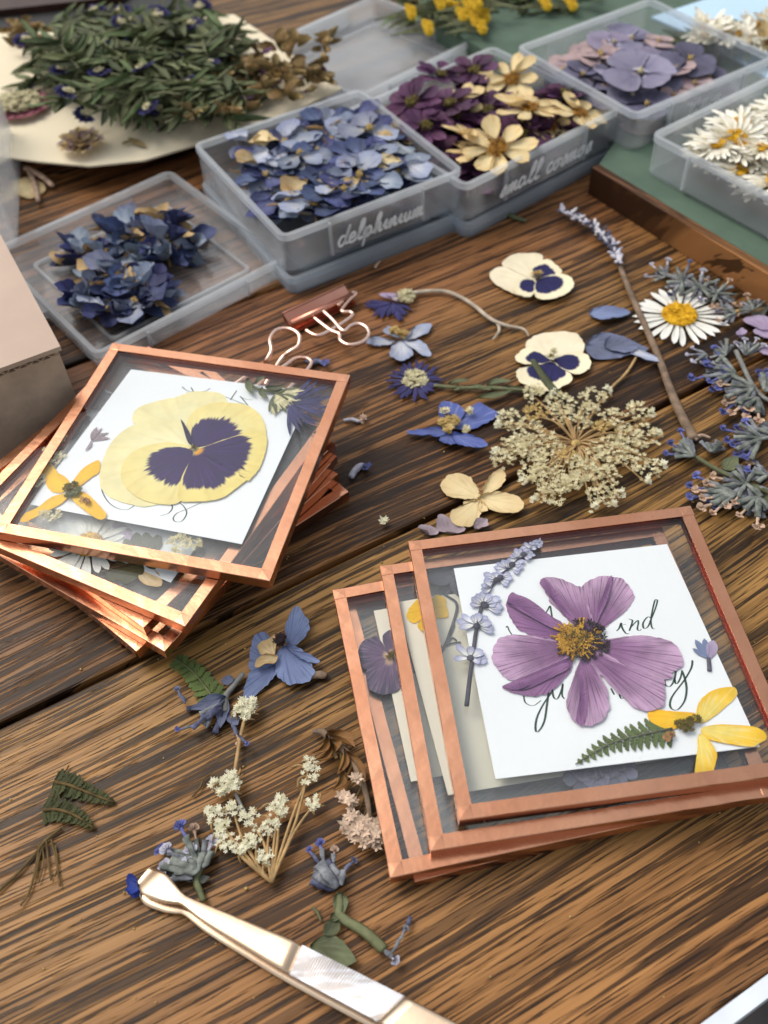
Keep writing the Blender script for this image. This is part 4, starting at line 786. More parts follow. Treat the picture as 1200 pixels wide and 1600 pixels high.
# ------------------------------------------------------------------ lace flowers
def lace(label, base, spots, z, rad, n, fs, mat, rays, smat='stem_straw', arc=0.0, rayr=.0045, name='lace_flower', extra=(), bracts=0, zj=.022):
    t = thing(name, label, 'flower', P(*base, 0)); b = P(*base, z)
    for i, s in enumerate(spots):
        k = s[2] if len(s) > 2 else 1.0; mt = s[3] if len(s) > 3 else mat; p = P(s[0], s[1], z)
        if rays:
            m = MB(); q = b.lerp(p, .55) + Vector((0, 0, arc)) + Vector((rnd.random() - .5, rnd.random() - .5, 0)) * .04; m.tube([b, q, p], [rayr * 1.2, rayr, rayr * .8], 5, 5); m.build('ray', M[smat], t)
        m = MB(); floret_cluster(m, p.x, p.y, z + .004, rad * k, int(n * k), fs, zj=zj); m.build('umbellet', M[mt], t)
        for j in range(bracts):
            a = rnd.random() * 6.28; L = rad * k * (1.2 + .6 * rnd.random()); m = MB(); m.tube([p, p + Vector((math.cos(a) * L * .6, math.sin(a) * L * .6, .012)), p + Vector((math.cos(a + .4) * L, math.sin(a + .4) * L, .0))], [.004, .0035, .002], 4, 3); m.build('bract', M['stem_straw'], t)
    for st, r, mm in extra: stemobj(t, M[mm], st, z, r)
    return t
sp = [(420, 45), (340, 130), (505, 75), (610, 55), (505, 110), (760, 100), (600, 105), (680, 130), (720, 185), (790, 185), (740, 235), (650, 160), (570, 140), (400, 170), (350, 210), (310, 260), (390, 240), (440, 270), (480, 240), (400, 310), (450, 330), (520, 300), (570, 280), (620, 260), (680, 265), (650, 320), (590, 290), (540, 340), (470, 385), (640, 385), (790, 290), (380, 215), (470, 205), (430, 210), (560, 330), (500, 345), (420, 110), (640, 225), (520, 255), (690, 215), (455, 300), (610, 310)]
spx = [zh([s])[0] + ((.85 + .4 * rnd.random()), 'qal_tan' if (s[0], s[1]) in ((420, 110), (650, 160), (520, 255)) else 'qal') for s in sp]
spx += [zh([s])[0] + (.28, 'qal_white') for s in [(480, 42), (300, 120), (295, 150), (705, 380), (615, 425), (675, 415), (660, 30), (810, 108), (828, 178), (380, 340), (845, 285), (795, 335), (415, 400), (285, 235)]]
spx = [q for q in spx if (q[0] - 900) ** 2 + (q[1] - 692) ** 2 * 1.6 > 34 ** 2]
lace('large round cream Queen Anne lace head spread flat between the pansy and cosmos frame', (900, 692), spx, .028, .052, 46, .0088, 'qal', True, arc=.03, rayr=.004)
t = C.objects['lace_flower']; m = MB(); p = P(900, 692, .05); blob(m, (p.x, p.y, .046), .02, 8, .5); m.build('flower_eye', M['qal_tan'], t)
zq = zoomed(300, 1120, 3.75)
lace('fan shaped cream lace flower with many straw rays near the tweezers', (424, 1379), [zq([s])[0] + (k,) for s, k in [((150, 590), 1.1), ((185, 640), .8), ((240, 545), .9), ((335, 600), 1.2), ((500, 540), 1.2), ((460, 650), 1.1), ((215, 740), 1.25), ((330, 760), 1.1), ((430, 830), .9), ((685, 340), 1.3), ((690, 280), .9), ((720, 510), .9), ((300, 790), .8), ((380, 710), .8), ((520, 500), .7), ((175, 690), .7), ((105, 560), .5)]], .03, .026, 22, .0078, 'qal_white', True, bracts=3, rayr=.0042, arc=.01, zj=.012)
lace('small lace umbel on a long straw stalk ending beside the salvia head', (382, 1112), [(382, 1108, 1.0), (392, 1112, .8), (375, 1116, .8), (388, 1122, .7), (396, 1102, .6)], .03, .026, 22, .0085, 'qal_white', False, bracts=4, extra=[([(385, 1112), (376, 1150), (370, 1185), (366, 1212)], .006, 'stem_straw')])
lace('small lace umbel with curling bracts above the fan shaped lace flower', (362, 1245), [(360, 1222, 1.1), (352, 1234, .9), (368, 1230, .8), (336, 1229, .5)], .03, .026, 24, .009, 'qal_white', False, bracts=4, extra=[([(368, 1240), (376, 1258), (382, 1268)], .006, 'stem_grey')])
t = lace('brown dried sprig with pinkish florets curled against the cosmos stack', (560, 1235), [(552, 1295, 1.0), (562, 1302, 1.1), (575, 1310, 1.1), (588, 1312, 1), (594, 1298, .9), (582, 1300, .9), (556, 1282, .8), (545, 1258, .6), (537, 1250, .5), (569, 1292, .8), (557, 1222, .35)], .03, .03, 15, .0145, 'pink_floret', False, name='dried_sprig',
         extra=[([(488, 1143), (505, 1144), (520, 1158), (545, 1180), (562, 1210), (572, 1240), (577, 1270), (575, 1295)], [.008, .014, .012, .010, .008], 'stem_brown'), ([(512, 1150), (520, 1170), (526, 1185)], .006, 'stem_straw'), ([(530, 1165), (535, 1200), (530, 1230)], .005, 'twig'), ([(552, 1190), (540, 1215), (528, 1225)], .005, 'rust_leaf'), ([(566, 1228), (552, 1255), (545, 1275)], .004, 'twig'), ([(570, 1240), (560, 1268), (552, 1285)], .004, 'twig'), ([(574, 1255), (568, 1280), (562, 1300)], .004, 'twig'), ([(575, 1262), (584, 1285), (590, 1300)], .004, 'twig'), ([(560, 1215), (545, 1232), (540, 1250)], .004, 'twig')])
for b, e, hw in [((512, 1150), (556, 1174), .013), ((512, 1152), (490, 1184), .011), ((520, 1165), (492, 1195), .009), ((538, 1172), (526, 1215), .009), ((540, 1178), (570, 1230), .009), ((534, 1205), (520, 1240), .012), ((516, 1160), (524, 1180), .012)]:
    bb, ee = P(*b, .03).xy, P(*e, .03).xy; m = MB(); m.sheet(blade(bb, ee, hw, .45, .8, 22, .02), bb, .034, 4, .02, .02, .003, rnd.random() * 9); m.build('leaf', M['rust_leaf'], t)
# dark fern pieces and twigs
fern('dark green curled fern frond lying alone at the picture edge, upper of two', [(86, 1222), (110, 1228), (140, 1240), (178, 1254)], .014, .046, 16, 'fern_dark', .0098, taper=lambda s: (1 - s) ** .6 * .95 + .06, ang=75, wr=.012, rr=.006)
fern('dark green curled fern frond lying alone at the picture edge, lower of two', [(68, 1266), (92, 1266), (120, 1276), (146, 1294)], .014, .044, 14, 'fern_dark', .0098, taper=lambda s: (1 - s) ** .6 * .95 + .06, ang=75, wr=.012, rr=.006)
t = thing('dry_twig', 'thin dark dry stalks with root hairs beside the dark fern fronds', 'twig', P(60, 1330, 0))
for st, r in [([(92, 1205), (82, 1235), (72, 1262)], .006), ([(108, 1196), (100, 1208)], .004), ([(96, 1294), (72, 1312), (58, 1330), (30, 1362), (-5, 1395)], .009), ([(62, 1318), (55, 1360), (45, 1395), (32, 1415)], .006), ([(80, 1312), (88, 1345), (94, 1385)], .005), ([(72, 1312), (76, 1350), (80, 1375)], .005), ([(66, 1318), (68, 1350), (60, 1380)], .004), ([(86, 1320), (90, 1350), (86, 1370)], .004), ([(70, 1310), (60, 1345), (56, 1372)], .004)]: stemobj(t, M['twig'], st, .010, r * .6, 'stalk')
# scraps and crumbs
def scrap(label, pts, mat, r=.008, name='flower_scrap', tip=None):
    t = thing(name, label, 'scrap', P(*pts[0], 0)); stemobj(t, M[mat], pts, .012, [r, r * 1.2, r * .6], 'stalk')
    if tip:
        m = MB(); p = P(*pts[-1], .016); floret_cluster(m, p.x, p.y, .014, .014, 8, .012); m.build('floret_cluster', M[tip], t)
scrap('white and blue floret scrap on the wood beyond the pansy stack corner', [(548, 746), (555, 735), (565, 727), (574, 731)], 'lav_pale', .013, tip='blue_tip')
scrap('pale twig scrap on the wood beside the pansy frame', [(537, 657), (550, 655), (560, 658), (566, 656)], 'lav_pale', .008, tip='tan_tip')
scrap('green and cream stalk crumb between the salvia and tweezers', [(487, 1418), (495, 1424), (502, 1440)], 'stem_green', .004)
scrap('violet floret scrap by the wire loop behind the pansy frame', [(478, 562), (488, 566), (496, 564), (508, 568)], 'sage_violet', .013, tip='blue_tip')
scrap('fine dark hair stalk with grey bud on the bare wood', [(300, 1245), (312, 1232), (318, 1218), (332, 1206)], 'twig', .003)
scrap('white thread scrap under the pansy stack corner', [(240, 980), (246, 972), (250, 966)], 'lav_pale', .003)
scrap('olive leaf scrap at the foot of the cosmos box', [(775, 340), (790, 334), (805, 340), (822, 345)], 'leaf_green', .014)
scrap('pale crumb at the foot of the delphinium box', [(586, 418), (590, 412), (594, 408)], 'tan_tip', .006)
t = thing('flower_crumb', 'single cream crumb on the wood between frame stack and hydrangea', 'scrap', P(601, 819, 0)); m = MB(); p = P(601, 819, 0); floret_cluster(m, p.x, p.y, .012, .010, 5, .018); m.build('floret_cluster', M['qal_white'], t)
m = MB()
for i in range(90):
    x, y = rnd.random() * 1200, 430 + rnd.random() * 1150; p = P(x, y, .002); r = .0025 + .004 * rnd.random() ** 3
    m.lathe([(r * .3, 0), (r, r * .3), (r * .5, r * .8)], 5, p)
tag(m.build('flower_dust', M['qal_tan'], org=(0, 1, 0)), 'fine pale flower dust scattered over the wood', None, kind='stuff')
# ================================================================== TWEEZERS
TW = thing('tweezers', 'rose gold slant tweezers with ridged grip holding a blue petal', 'tweezers', P(450, 1500, 0))
up = [(233, 1355), (257, 1363), (272, 1380), (284, 1394), (300, 1404), (350, 1424), (410, 1449), (472, 1476), (633, 1557), (720, 1601), (900, 1690)]
lo = [(213, 1381), (222, 1396), (250, 1407), (270, 1410), (284, 1413), (318, 1440), (385, 1482), (452, 1522), (590, 1597), (690, 1656), (870, 1745)]
def arm(zs_, th, dx, dy, name, j0, j1, mat, ridges=0, dome=.0025):
    U = spline([Vector(p) for p in up], 6); L = spline([Vector(p) for p in lo], 6); m = MB(); vs, fs = [], []; n = 0; a, b = j0 * 6, j1 * 6
    steps = (b - a) if not ridges else ridges * 2
    for k in range(steps + 1):
        f = a + (b - a) * k / steps; i = min(int(f), len(U) - 2); g = f - i; u = U[i].lerp(U[i + 1], g); l = L[i].lerp(L[i + 1], g); s = f / (len(U) - 1); z = zs_(s)
        rz = (.0034 if k % 2 else -.0012) if ridges else 0
        row = []
        for j in range(9):
            t = j / 8; p = u.lerp(l, t); q = P(p.x + dx, p.y + dy, z); q.z += dome * math.sin(math.pi * t) + rz; row.append(q)
        vs += row + [Vector((q.x, q.y, q.z - th)) for q in row]
    for k in range(steps):
        o = k * 18
        for j in range(8):
            fs.append((o + j, o + 18 + j, o + 19 + j, o + 1 + j)); fs.append((o + 9 + j, o + 10 + j, o + 28 + j, o + 27 + j))
        fs.append((o, o + 9, o + 27, o + 18)); fs.append((o + 8, o + 26, o + 35, o + 17))
    fs.append(tuple(range(9)) + tuple(range(17, 8, -1))); e = steps * 18; fs.append(tuple(e + j for j in range(8, -1, -1)) + tuple(e + j for j in range(9, 18)))
    m.add(vs, fs); o = m.build(name, M[mat], TW, smooth=not ridges)
    return o
zu = lambda s: .055 + .05 * s - .02 * math.exp(-((s - .02) / .05) ** 2)
arm(zu, .016, 0, 0, 'upper_arm', 0, 7, 'rose_steel'); arm(zu, .016, 0, 0, 'grip', 7, 8, 'worn_grip', 44, .0025); arm(zu, .016, 0, 0, 'upper_arm', 8, 10, 'rose_steel')
arm(lambda s: .022, .016, 4, 17, 'lower_arm', 0, 10, 'rose_steel')
bloom('crumpled royal blue petal pinched in the tweezers tip', (205, 1382), [('pressed_blue', [(218, 1380), (206, 1366), (198, 1370), (200, 1385), (197, 1394), (208, 1400), (218, 1394)]), ('pressed_blue', [(216, 1382), (203, 1374), (198, 1382), (203, 1396), (214, 1396)])], None, z=.03, name='blue_petal', cat='petal', wr=.03)
# ================================================================== BINDER CLIPS
def wire(par, pts, z, r=.0095, name='wire_handle'):
    m = MB(); m.tube([P(a[0], a[1], a[2] if len(a) > 2 else z) for a in pts], r, 8, 6); return m.build(name, M['rose_wire'], par)
t = thing('binder_clip', 'rose gold binder clip tipped on its side with both wire loops showing', 'clip', P(500, 500, 0))
A, B = P(457, 508, .05), P(553, 463, .05); d = (B - A).normalized(); q = Vector((-d.y, d.x, 0)); L = (B - A).length * .93
for s, zz0, zz1 in ((1, .03, .065), (-1, .02, .03)):
    m = MB(); vs = [A + q * .07 * s * .2 + Vector((0, 0, zz0 - .05)), B + q * .07 * s * .2 + Vector((0, 0, zz0 - .05)), B + q * .075 + Vector((0, 0, zz1 - .05)), A + q * .075 + Vector((0, 0, zz1 - .05))]
    vs2 = [v - Vector((0, 0, .008)) for v in vs]; m.add(vs + vs2, [(0, 1, 2, 3), (7, 6, 5, 4), (0, 4, 5, 1), (1, 5, 6, 2), (2, 6, 7, 3), (3, 7, 4, 0)]); m.build('clip_jaw', M['rose_clip'], t, smooth=False)
m = MB(); vs = [A + q * .075 + Vector((0, 0, -.02)), B + q * .075 + Vector((0, 0, -.02)), B + q * .08 + Vector((0, 0, .016)), A + q * .08 + Vector((0, 0, .016))]; m.add(vs + [v + q * .008 for v in vs], [(3, 2, 1, 0), (4, 5, 6, 7), (0, 1, 5, 4), (1, 2, 6, 5), (2, 3, 7, 6), (3, 0, 4, 7)]); m.build('clip_spine', M['rose_clip'], t, smooth=False)
m = MB(); m.tube([A + q * .01, B + q * .01], .016, 8, 1); m.build('rolled_edge', M['rose_clip'], t)
wire(t, [(490, 496), (516, 516), (530, 522), (532, 532), (545, 539), (565, 535), (576, 524), (573, 512), (560, 506), (548, 509), (536, 517), (520, 500), (505, 486)], .05); wire(t, [(528, 478), (538, 468), (552, 457), (556, 460), (545, 470), (534, 486), (548, 488), (550, 494), (530, 508), (505, 522), (492, 524), (478, 516)], .05)
t = thing('binder_clip', 'rose gold binder clip half under the pansy frame with tall wire loops', 'clip', P(440, 560, 0))
wire(t, [(360, 605, .03), (408, 572, .05), (416, 563, .08), (424, 548, .1), (422, 530, .11), (432, 516, .11), (452, 514, .11), (467, 523, .11), (466, 540, .1), (452, 550, .09), (440, 560, .07), (424, 585, .05), (414, 602, .03)], .06)
wire(t, [(398, 606, .02), (418, 590, .02), (450, 568, .02), (462, 560, .02), (480, 560, .02), (486, 570, .02), (462, 596, .02), (446, 612, .02)], .02)
A, B = P(350, 622, .03), P(440, 640, .03)
m = MB(); m.tube([A, B], [.06, .06], 3, 1); m.build('clip_jaw', M['rose_clip'], t, smooth=False); m = MB(); m.tube([A + Vector((0, .07, -.01)), B + Vector((0, .07, -.01))], .014, 8, 1); m.build('rolled_edge', M['rose_clip'], t)
# ================================================================== CARDBOARD BOX
pC = P(88, 540, .45); pL = P(0, 572, .45); dx = (pC - pL).xy.normalized(); ang = math.atan2(dx.y, dx.x)
bx = thing('cardboard_box', 'brown cardboard box with glossy white lid beside the clear tray and frames', 'box', (pC.x, pC.y, 0), ang)
W_, D_ = 1.1, 1.06
m = MB(); m.box((-W_, 0.002, .004), (0, D_, .405)); m.build('box_body', M['kraft'], bx, local=True, smooth=False)
m = MB(); m.box((-W_ - .01, -.012, .43), (.012, D_, .45)); m.build('lid', M['white_board'], bx, local=True, smooth=False)
m = MB(); vs, fs = [], []
for k in range(91):                                                      # corrugated core showing between lid and body
    x = -W_ + W_ * k / 90; zz = .4175 + .0105 * math.sin(k * 1.7); vs += [(x, -.004, zz - .0025), (x, -.004, zz + .0025), (x, .05, zz - .0025), (x, .05, zz + .0025)]
for k in range(90):
    o = 4 * k; fs += [(o, o + 4, o + 5, o + 1), (o + 1, o + 5, o + 7, o + 3), (o + 2, o + 3, o + 7, o + 6), (o, o + 2, o + 6, o + 4)]
m.add(vs, fs); m.build('corrugated_core', M['kraft'], bx, local=True, smooth=False)
m = MB(); m.box((-W_, .055, .405), (0, D_, .43)); m.build('lid_edge', M['brown_dark'], bx, local=True, smooth=False)
# ================================================================== CLEAR BOXES
def rrect(w, d, r, n=5, notch=0.0):
    out = []
    for cx, cy, a0 in ((w - r, r, -90), (w - r, d - r, 0), (r, d - r, 90), (r, r, 180)):
        for k in range(n + 1): a = R(a0 + 90 * k / n); out.append(Vector((cx + r * math.cos(a), cy + r * math.sin(a))))
    return out
def clear_box(name, label, x, y, ang, w, d, z0, h, mat='plastic', rim='plastic_rim', latch=True, tabs=False, open_=True, cat='box', group=None, recess=True):
    t = thing(name, label, cat, (x, y, z0), R(ang), group); r = .05; th = .016
    def wall(m, za, zb, o0, o1):
        A = [v for v in rrect(w - 2 * o0, d - 2 * o0, max(.01, r - o0))]; B = rrect(w - 2 * o1, d - 2 * o1, max(.01, r - o1)); n = len(A)
        vs = [(p.x + o0, p.y + o0, za) for p in A] + [(p.x + o0, p.y + o0, zb) for p in A] + [(p.x + o1, p.y + o1, zb) for p in B] + [(p.x + o1, p.y + o1, za) for p in B]
        fs = []
        for ring in range(4):
            for i in range(n): fs.append((ring * n + i, ring * n + (i + 1) % n, ((ring + 1) % 4) * n + (i + 1) % n, ((ring + 1) % 4) * n + i))
        m.add(vs, fs)
    m = MB(); wall(m, .012, h - .03, .008, .008 + th); m.build('side_wall', M[mat], t, local=True, smooth=False)
    m = MB(); wall(m, h - .03, h, 0, .008 + th); m.build('rim', M[rim], t, local=True, smooth=False)
    m = MB(); A = rrect(w - .016, d - .016, r); n = len(A)
    m.add([(p.x + .008, p.y + .008, 0) for p in A] + [(p.x + .008, p.y + .008, .012) for p in A], [tuple(range(n))[::-1], tuple(range(n, 2 * n))] + [(i, (i + 1) % n, n + (i + 1) % n, n + i) for i in range(n)]); m.build('base', M[mat], t, local=True, smooth=False)
    if recess:      # stepped panel on the middle of each long side
        for yy, sg in ((0, -1), (d, 1)):
            m = MB(); y0, y1 = (yy - .010, yy + .0075) if sg < 0 else (yy - .0075, yy + .010)
            m.box((w * .24, y0, h * .12), (w * .76, y1, h - .012)); m.build('grip_panel', M[mat], t, local=True, smooth=False)
        m = MB(); m.box((w * .24, -.013, h * .10), (w * .25, .006, h - .008)); m.box((w * .75, -.013, h * .10), (w * .76, .006, h - .008)); m.build('panel_rib', M[rim], t, local=True, smooth=False)
    if tabs:
        m = MB()
        for a, b, c_, e in ((-.10, -.02, d * .42, d * .44), (-.10, -.02, d * .56, d * .58), (-.115, -.095, d * .42, d * .58), (-.02, .004, d * .42, d * .58)): m.box((a, c_, h - .05), (b, e, h - .012))
        m.build('latch_tab', M[rim], t, local=True, smooth=False)
    if tabs or name == 'plastic_tray':
        m = MB(); wall2 = rrect(w * .74, d * .74, .03); n = len(wall2); o = .13
        m.add([(p.x + w * o, p.y + d * o, .0125) for p in wall2] + [(p.x + w * o, p.y + d * o, .026) for p in wall2] + [(w * .5 + (p.x + w * o - w * .5) * .965, d * .5 + (p.y + d * o - d * .5) * .965, .026) for p in wall2] + [(w * .5 + (p.x + w * o - w * .5) * .965, d * .5 + (p.y + d * o - d * .5) * .965, .0125) for p in wall2],
              [(k * n + i, k * n + (i + 1) % n, ((k + 1) % 4) * n + (i + 1) % n, ((k + 1) % 4) * n + i) for k in range(4) for i in range(n)]); m.build('raised_ridge', M[rim], t, local=True, smooth=False)
    return t
GLY = {'d': [(.55, .8), (.2, .95), (0, .45), (.2, 0), (.5, .3), (.75, 1.9), (.6, 1.0), (.58, .2), (.85, .1)], 'e': [(0, .35), (.45, .6), (.35, .95), (.08, .75), (.05, .2), (.3, 0), (.65, .2)], 'l': [(0, .2), (.4, 1.2), (.42, 1.9), (.22, 1.7), (.15, .4), (.3, 0), (.55, .2)],
       'p': [(0, .3), (.22, .95), (.1, -.9), (.2, .5), (.45, .95), (.62, .5), (.4, .02), (.25, .2), (.85, .2)], 'h': [(0, .2), (.38, 1.3), (.38, 1.9), (.2, 1.6), (.12, 0), (.3, .75), (.5, .85), (.52, .1), (.8, .15)], 'i': [(0, .3), (.22, .95), (.2, .15), (.48, .15)], 'n': [(0, .3), (.12, .9), (.12, 0), (.35, .85), (.5, .8), (.5, .1), (.78, .2)],
       'u': [(0, .4), (.12, .92), (.12, .2), (.35, .05), (.5, .9), (.5, .15), (.78, .2)], 'm': [(0, .3), (.1, .9), (.1, 0), (.3, .85), (.4, .8), (.4, 0), (.6, .85), (.7, .8), (.7, .1), (.98, .2)], 's': [(0, .1), (.35, 1.0), (.45, .4), (.3, 0), (.1, .1), (.6, .2)], 'a': [(.5, .8), (.2, .95), (0, .45), (.2, 0), (.48, .4), (.52, .92), (.54, .15), (.82, .2)],
       'c': [(.5, .8), (.25, .95), (.05, .5), (.2, .02), (.6, .2)], 'o': [(.3, .95), (.02, .5), (.25, 0), (.5, .45), (.3, .95), (.5, .85), (.75, .8)], 'b': [(0, .2), (.36, 1.2), (.38, 1.9), (.2, 1.6), (.12, .2), (.3, 0), (.5, .4), (.4, .8), (.75, .7)], ' ': []}
def script_on(box, text, x0, x1, zc_, xh, mat, y=-.0125, wd=.014):
    adv = []; cur = 0
    for ch_ in text: adv.append(cur); cur += (max(p[0] for p in GLY[ch_]) if GLY[ch_] else .6) + .02
    k = (x1 - x0) / cur; m = MB()
    for ch_, a in zip(text, adv):
        if not GLY[ch_]: continue
        q = spline([((a + px) * k + py * xh * .28 + x0, zc_ + py * xh) for px, py in GLY[ch_]], 5); n = len(q); vs = []
        for i, p in enumerate(q):
            tt = q[min(i + 1, n - 1)] - q[max(0, i - 1)]; tt = tt.normalized() if tt.length > 1e-9 else Vector((1, 0)); a_ = Vector((-tt.y, tt.x)) * wd * .5
            vs += [(p.x + a_.x, y, p.y + a_.y), (p.x - a_.x, y, p.y - a_.y)]
        m.add(vs, [(2 * i, 2 * i + 1, 2 * i + 3, 2 * i + 2) for i in range(n - 1)])
    return m.build('lettering', M[mat], box, local=True, smooth=False)
BX = {}
BX['dl'] = ('clear_lid', -.335, 3.70, 28.3, .99, 1.0, 0, .115)
p = P(440, 372, .302); BX['d'] = ('x', p.x, p.y, 28.3, .985, .99, .10, .20)
p = P(440, 372, .302); BX['d'] = ('x', p.x, p.y, 28.3, .985, .99, .10, .20)
b = clear_box('plastic_tray', 'clear plastic lid lying under the delphinium box as a tray', p.x + .01, p.y - .035, 28.3, 1.0, 1.02, 0, .09, 'plastic_blue', 'plastic_blue', recess=False)
b = clear_box('clear_box', 'clear plastic box marked delphinium, heaped with blue petals', *BX['d'][1:6], .10, .20, latch=True)
script_on(b, 'delphinium', .27, .74, .055, .05, 'white_ink')
p = P(727, 292, .29); BX['c'] = ('x', p.x, p.y, 36.0, 1.08, .97, .09, .20)
clear_box('plastic_tray', 'clear plastic lid lying under the small cosmos box as a tray', p.x + .01, p.y - .01, 36.0, 1.08, .97, 0, .08, 'plastic_blue', 'plastic_blue', recess=False)
b = clear_box('clear_box', 'clear plastic box marked small cosmos, full of cream and purple blooms', *BX['c'][1:6], .09, .20); script_on(b, 'small cosmos', .22, .86, .055, .052, 'white_ink')
# board under the farther boxes
pb = P(935, 268, .15); pa = TA; bd = thing('green_board', 'green topped board with brown wooden edge under the daisy box', 'board', (pb.x, pb.y, 0), R(-58))
m = MB(); m.box((-.05, 0, .004), (3.4, .05, .15)); m.build('wooden_edge', M['frame_wood'], bd, local=True, smooth=False)
m = MB(); ca, sa = math.cos(R(-58)), math.sin(R(-58)); wp = [(3.35, .0505), (3.35, 3.6)] + [((x - pb.x) * ca + (y - pb.y) * sa, -(x - pb.x) * sa + (y - pb.y) * ca) for x, y in ((.6, 8.1), (.45, 6.3), (.92, 5.42), (1.40, 4.72))] + [(-.05, .0505)]; k = len(wp)
m.add([(x, y, .004) for x, y in wp] + [(x, y, .146) for x, y in wp], [tuple(range(k))[::-1], tuple(range(k, 2 * k))] + [(i, (i + 1) % k, k + (i + 1) % k, k + i) for i in range(k)]); m.build('board_top', M['green_felt'], bd, local=True, smooth=False)
p = P(988, 190, .352); BX['h'] = ('x', p.x + .03, p.y + .06, 30.6, 1.0, .95, .15, .20)
b = clear_box('clear_box', 'clear plastic box of lilac hydrangea florets on the green board', *BX['h'][1:6], .15, .20); script_on(b, 'lobelia', .36, .66, .06, .04, 'white_ink', wd=.009)
p = P(1005, 268, .152); BX['y'] = ('x', p.x, p.y, -56.0, 1.02, 1.0, .15, .20)
clear_box('clear_box', 'clear plastic box packed with white daisies on the green board', *BX['y'][1:6], .15, .20)
p = P(150, 558, .095); BX['l'] = ('x', p.x, p.y, 37.5, 1.04, 1.06, .001, .10)
clear_box('clear_tray', 'open clear plastic tray with loose blue delphinium beside the cardboard box', *BX['l'][1:6], .001, .10, 'plastic', 'plastic_rim', tabs=True, cat='tray', recess=True)
p = P(560, 150, .14); BX['e'] = ('x', p.x, p.y, 40.5, 1.0, .94, .001, .13)
clear_box('clear_tray', 'empty clear plastic tray standing behind the delphinium box', p.x, p.y, 40.5, 1.0, .94, .001, .13, 'plastic_rim', 'plastic_rim', tabs=True, cat='tray')
p = P(40, 400, .0); clear_box('clear_box', 'empty clear plastic box partly behind the cardboard box', p.x - 1.03, p.y - .1, 10, 1.0, .95, .001, .42)
# ================================================================== HEAPS IN THE BOXES
def to_w(key, u, v, z):
    _, x, y, a, w_, d_, z0, h = BX[key]; a = R(a); return Vector((x + u * w_ * math.cos(a) - v * d_ * math.sin(a), y + u * w_ * math.sin(a) + v * d_ * math.cos(a), z0 + z))
def tmpl(name, n, mats, L, hw, wpos, blunt, eye, er, asym=0.0, lift=.02, eyeN=16, wr=.014, ragged=.1):
    t = thing(name, None, None, (0, 0, 0)); 
    for i in range(n):
        a = 2 * math.pi * (i + asym * (rnd.random() - .5)) / n; l = L * (.85 + .3 * rnd.random()); m = MB(); b = (.12 * L * math.cos(a), .12 * L * math.sin(a))
        m.sheet(rag(blade(b, (l * math.cos(a), l * math.sin(a)), hw * (.85 + .3 * rnd.random()), wpos, blunt, 20, (rnd.random() - .5) * hw * .5), hw * ragged, rnd.random() * 9), b, .004 * (i % 3), 3, lift * rnd.random(), wr, .002, rnd.random() * 60); m.build('petal', M[mats[i % len(mats)]], t, local=True)
    if eye:
        m = MB(); m.lathe([(er * .4, 0), (er, .006), (er * .8, .016), (er * .3, .02)], 12, (0, 0, 0)); floret_cluster(m, 0, 0, .014, er, eyeN, er * .3, zj=.008); m.build('flower_eye', M[eye], t, local=True)
    return t
USED = set()
def put(t, loc, rot, sc, label, cat, group):
    if t.name in USED: o = copy_tree(t)
    else: o = t; USED.add(t.name)
    o.location = Vector(loc) * S; o.rotation_euler = rot; o.scale = (sc, sc, sc); return tag(o, label, cat, group)
def heap(key, ts, n, u, v, z0, z1, label, cat, group, tilt=16, sc=(.8, 1.15), dome=.5, seed=1):
    rr = random.Random(seed)
    for i in range(n):
        a, b = u[0] + (u[1] - u[0]) * rr.random(), v[0] + (v[1] - v[0]) * rr.random(); e = 1 - dome * ((2 * (a - u[0]) / (u[1] - u[0]) - 1) ** 2 + (2 * (b - v[0]) / (v[1] - v[0]) - 1) ** 2) * .5
        put(ts[rr.randrange(len(ts))], to_w(key, a, b, z0 + (z1 - z0) * e * (i + 1) / n), (R(rr.uniform(-tilt, tilt)), R(rr.uniform(-tilt, tilt)), rr.random() * 6.28), rr.uniform(*sc), label, cat, group)
def many(k, *a, **q): return [tmpl(*a, **q) for _ in range(k)]
db = many(3, 'delphinium_bloom', 5, ['delph', 'delph', 'delph_grey'], .15, .056, .6, .55, 'qal_tan', .016, 1.2, wr=.024, ragged=.24); dg = many(3, 'delphinium_bloom', 4, ['delph_grey', 'delph_white', 'delph'], .155, .055, .6, .55, 'qal_tan', .018, 1.4, wr=.024, ragged=.24)
ds = many(3, 'delphinium_bloom', 3, ['delph', 'delph_grey', 'delph'], .18, .052, .55, .6, None, 0, 2.4, wr=.024, ragged=.26); dt = many(2, 'delphinium_petal', 2, ['tan_petal', 'delph_grey'], .12, .042, .6, .55, None, 0, 2.0, wr=.04, ragged=.3)
dw = tmpl('delphinium_petal', 2, ['delph_white', 'cream_petal'], .13, .05, .6, .5, None, 0, 2.6, wr=.03, ragged=.3); dk = tmpl('delphinium_stalk', 3, ['tan_petal'], .12, .008, .4, .9, None, 0, 3.0)
heap('d', db + dg + ds + dt + [dk, dk, dw], 140, (.15, .85), (.15, .85), .03, .205, 'dried delphinium piece heaped in the box marked delphinium', 'flower', 'blue and tan delphinium pieces heaped in the marked box', dome=.12, seed=3, sc=(.75, 1.2), tilt=9)
for u, v, t_ in [(.26, .24, dt[0]), (.2, .62, dt[1]), (.3, .74, dw), (.8, .22, dw), (.34, .34, dt[0]), (.25, .85, dw)]: put(t_, to_w('d', u, v, .20), (R(8), R(-6), u * 40), 1.25, 'pale dried petal on top of the delphinium heap', 'petal', 'pale petals lying on the delphinium heap')
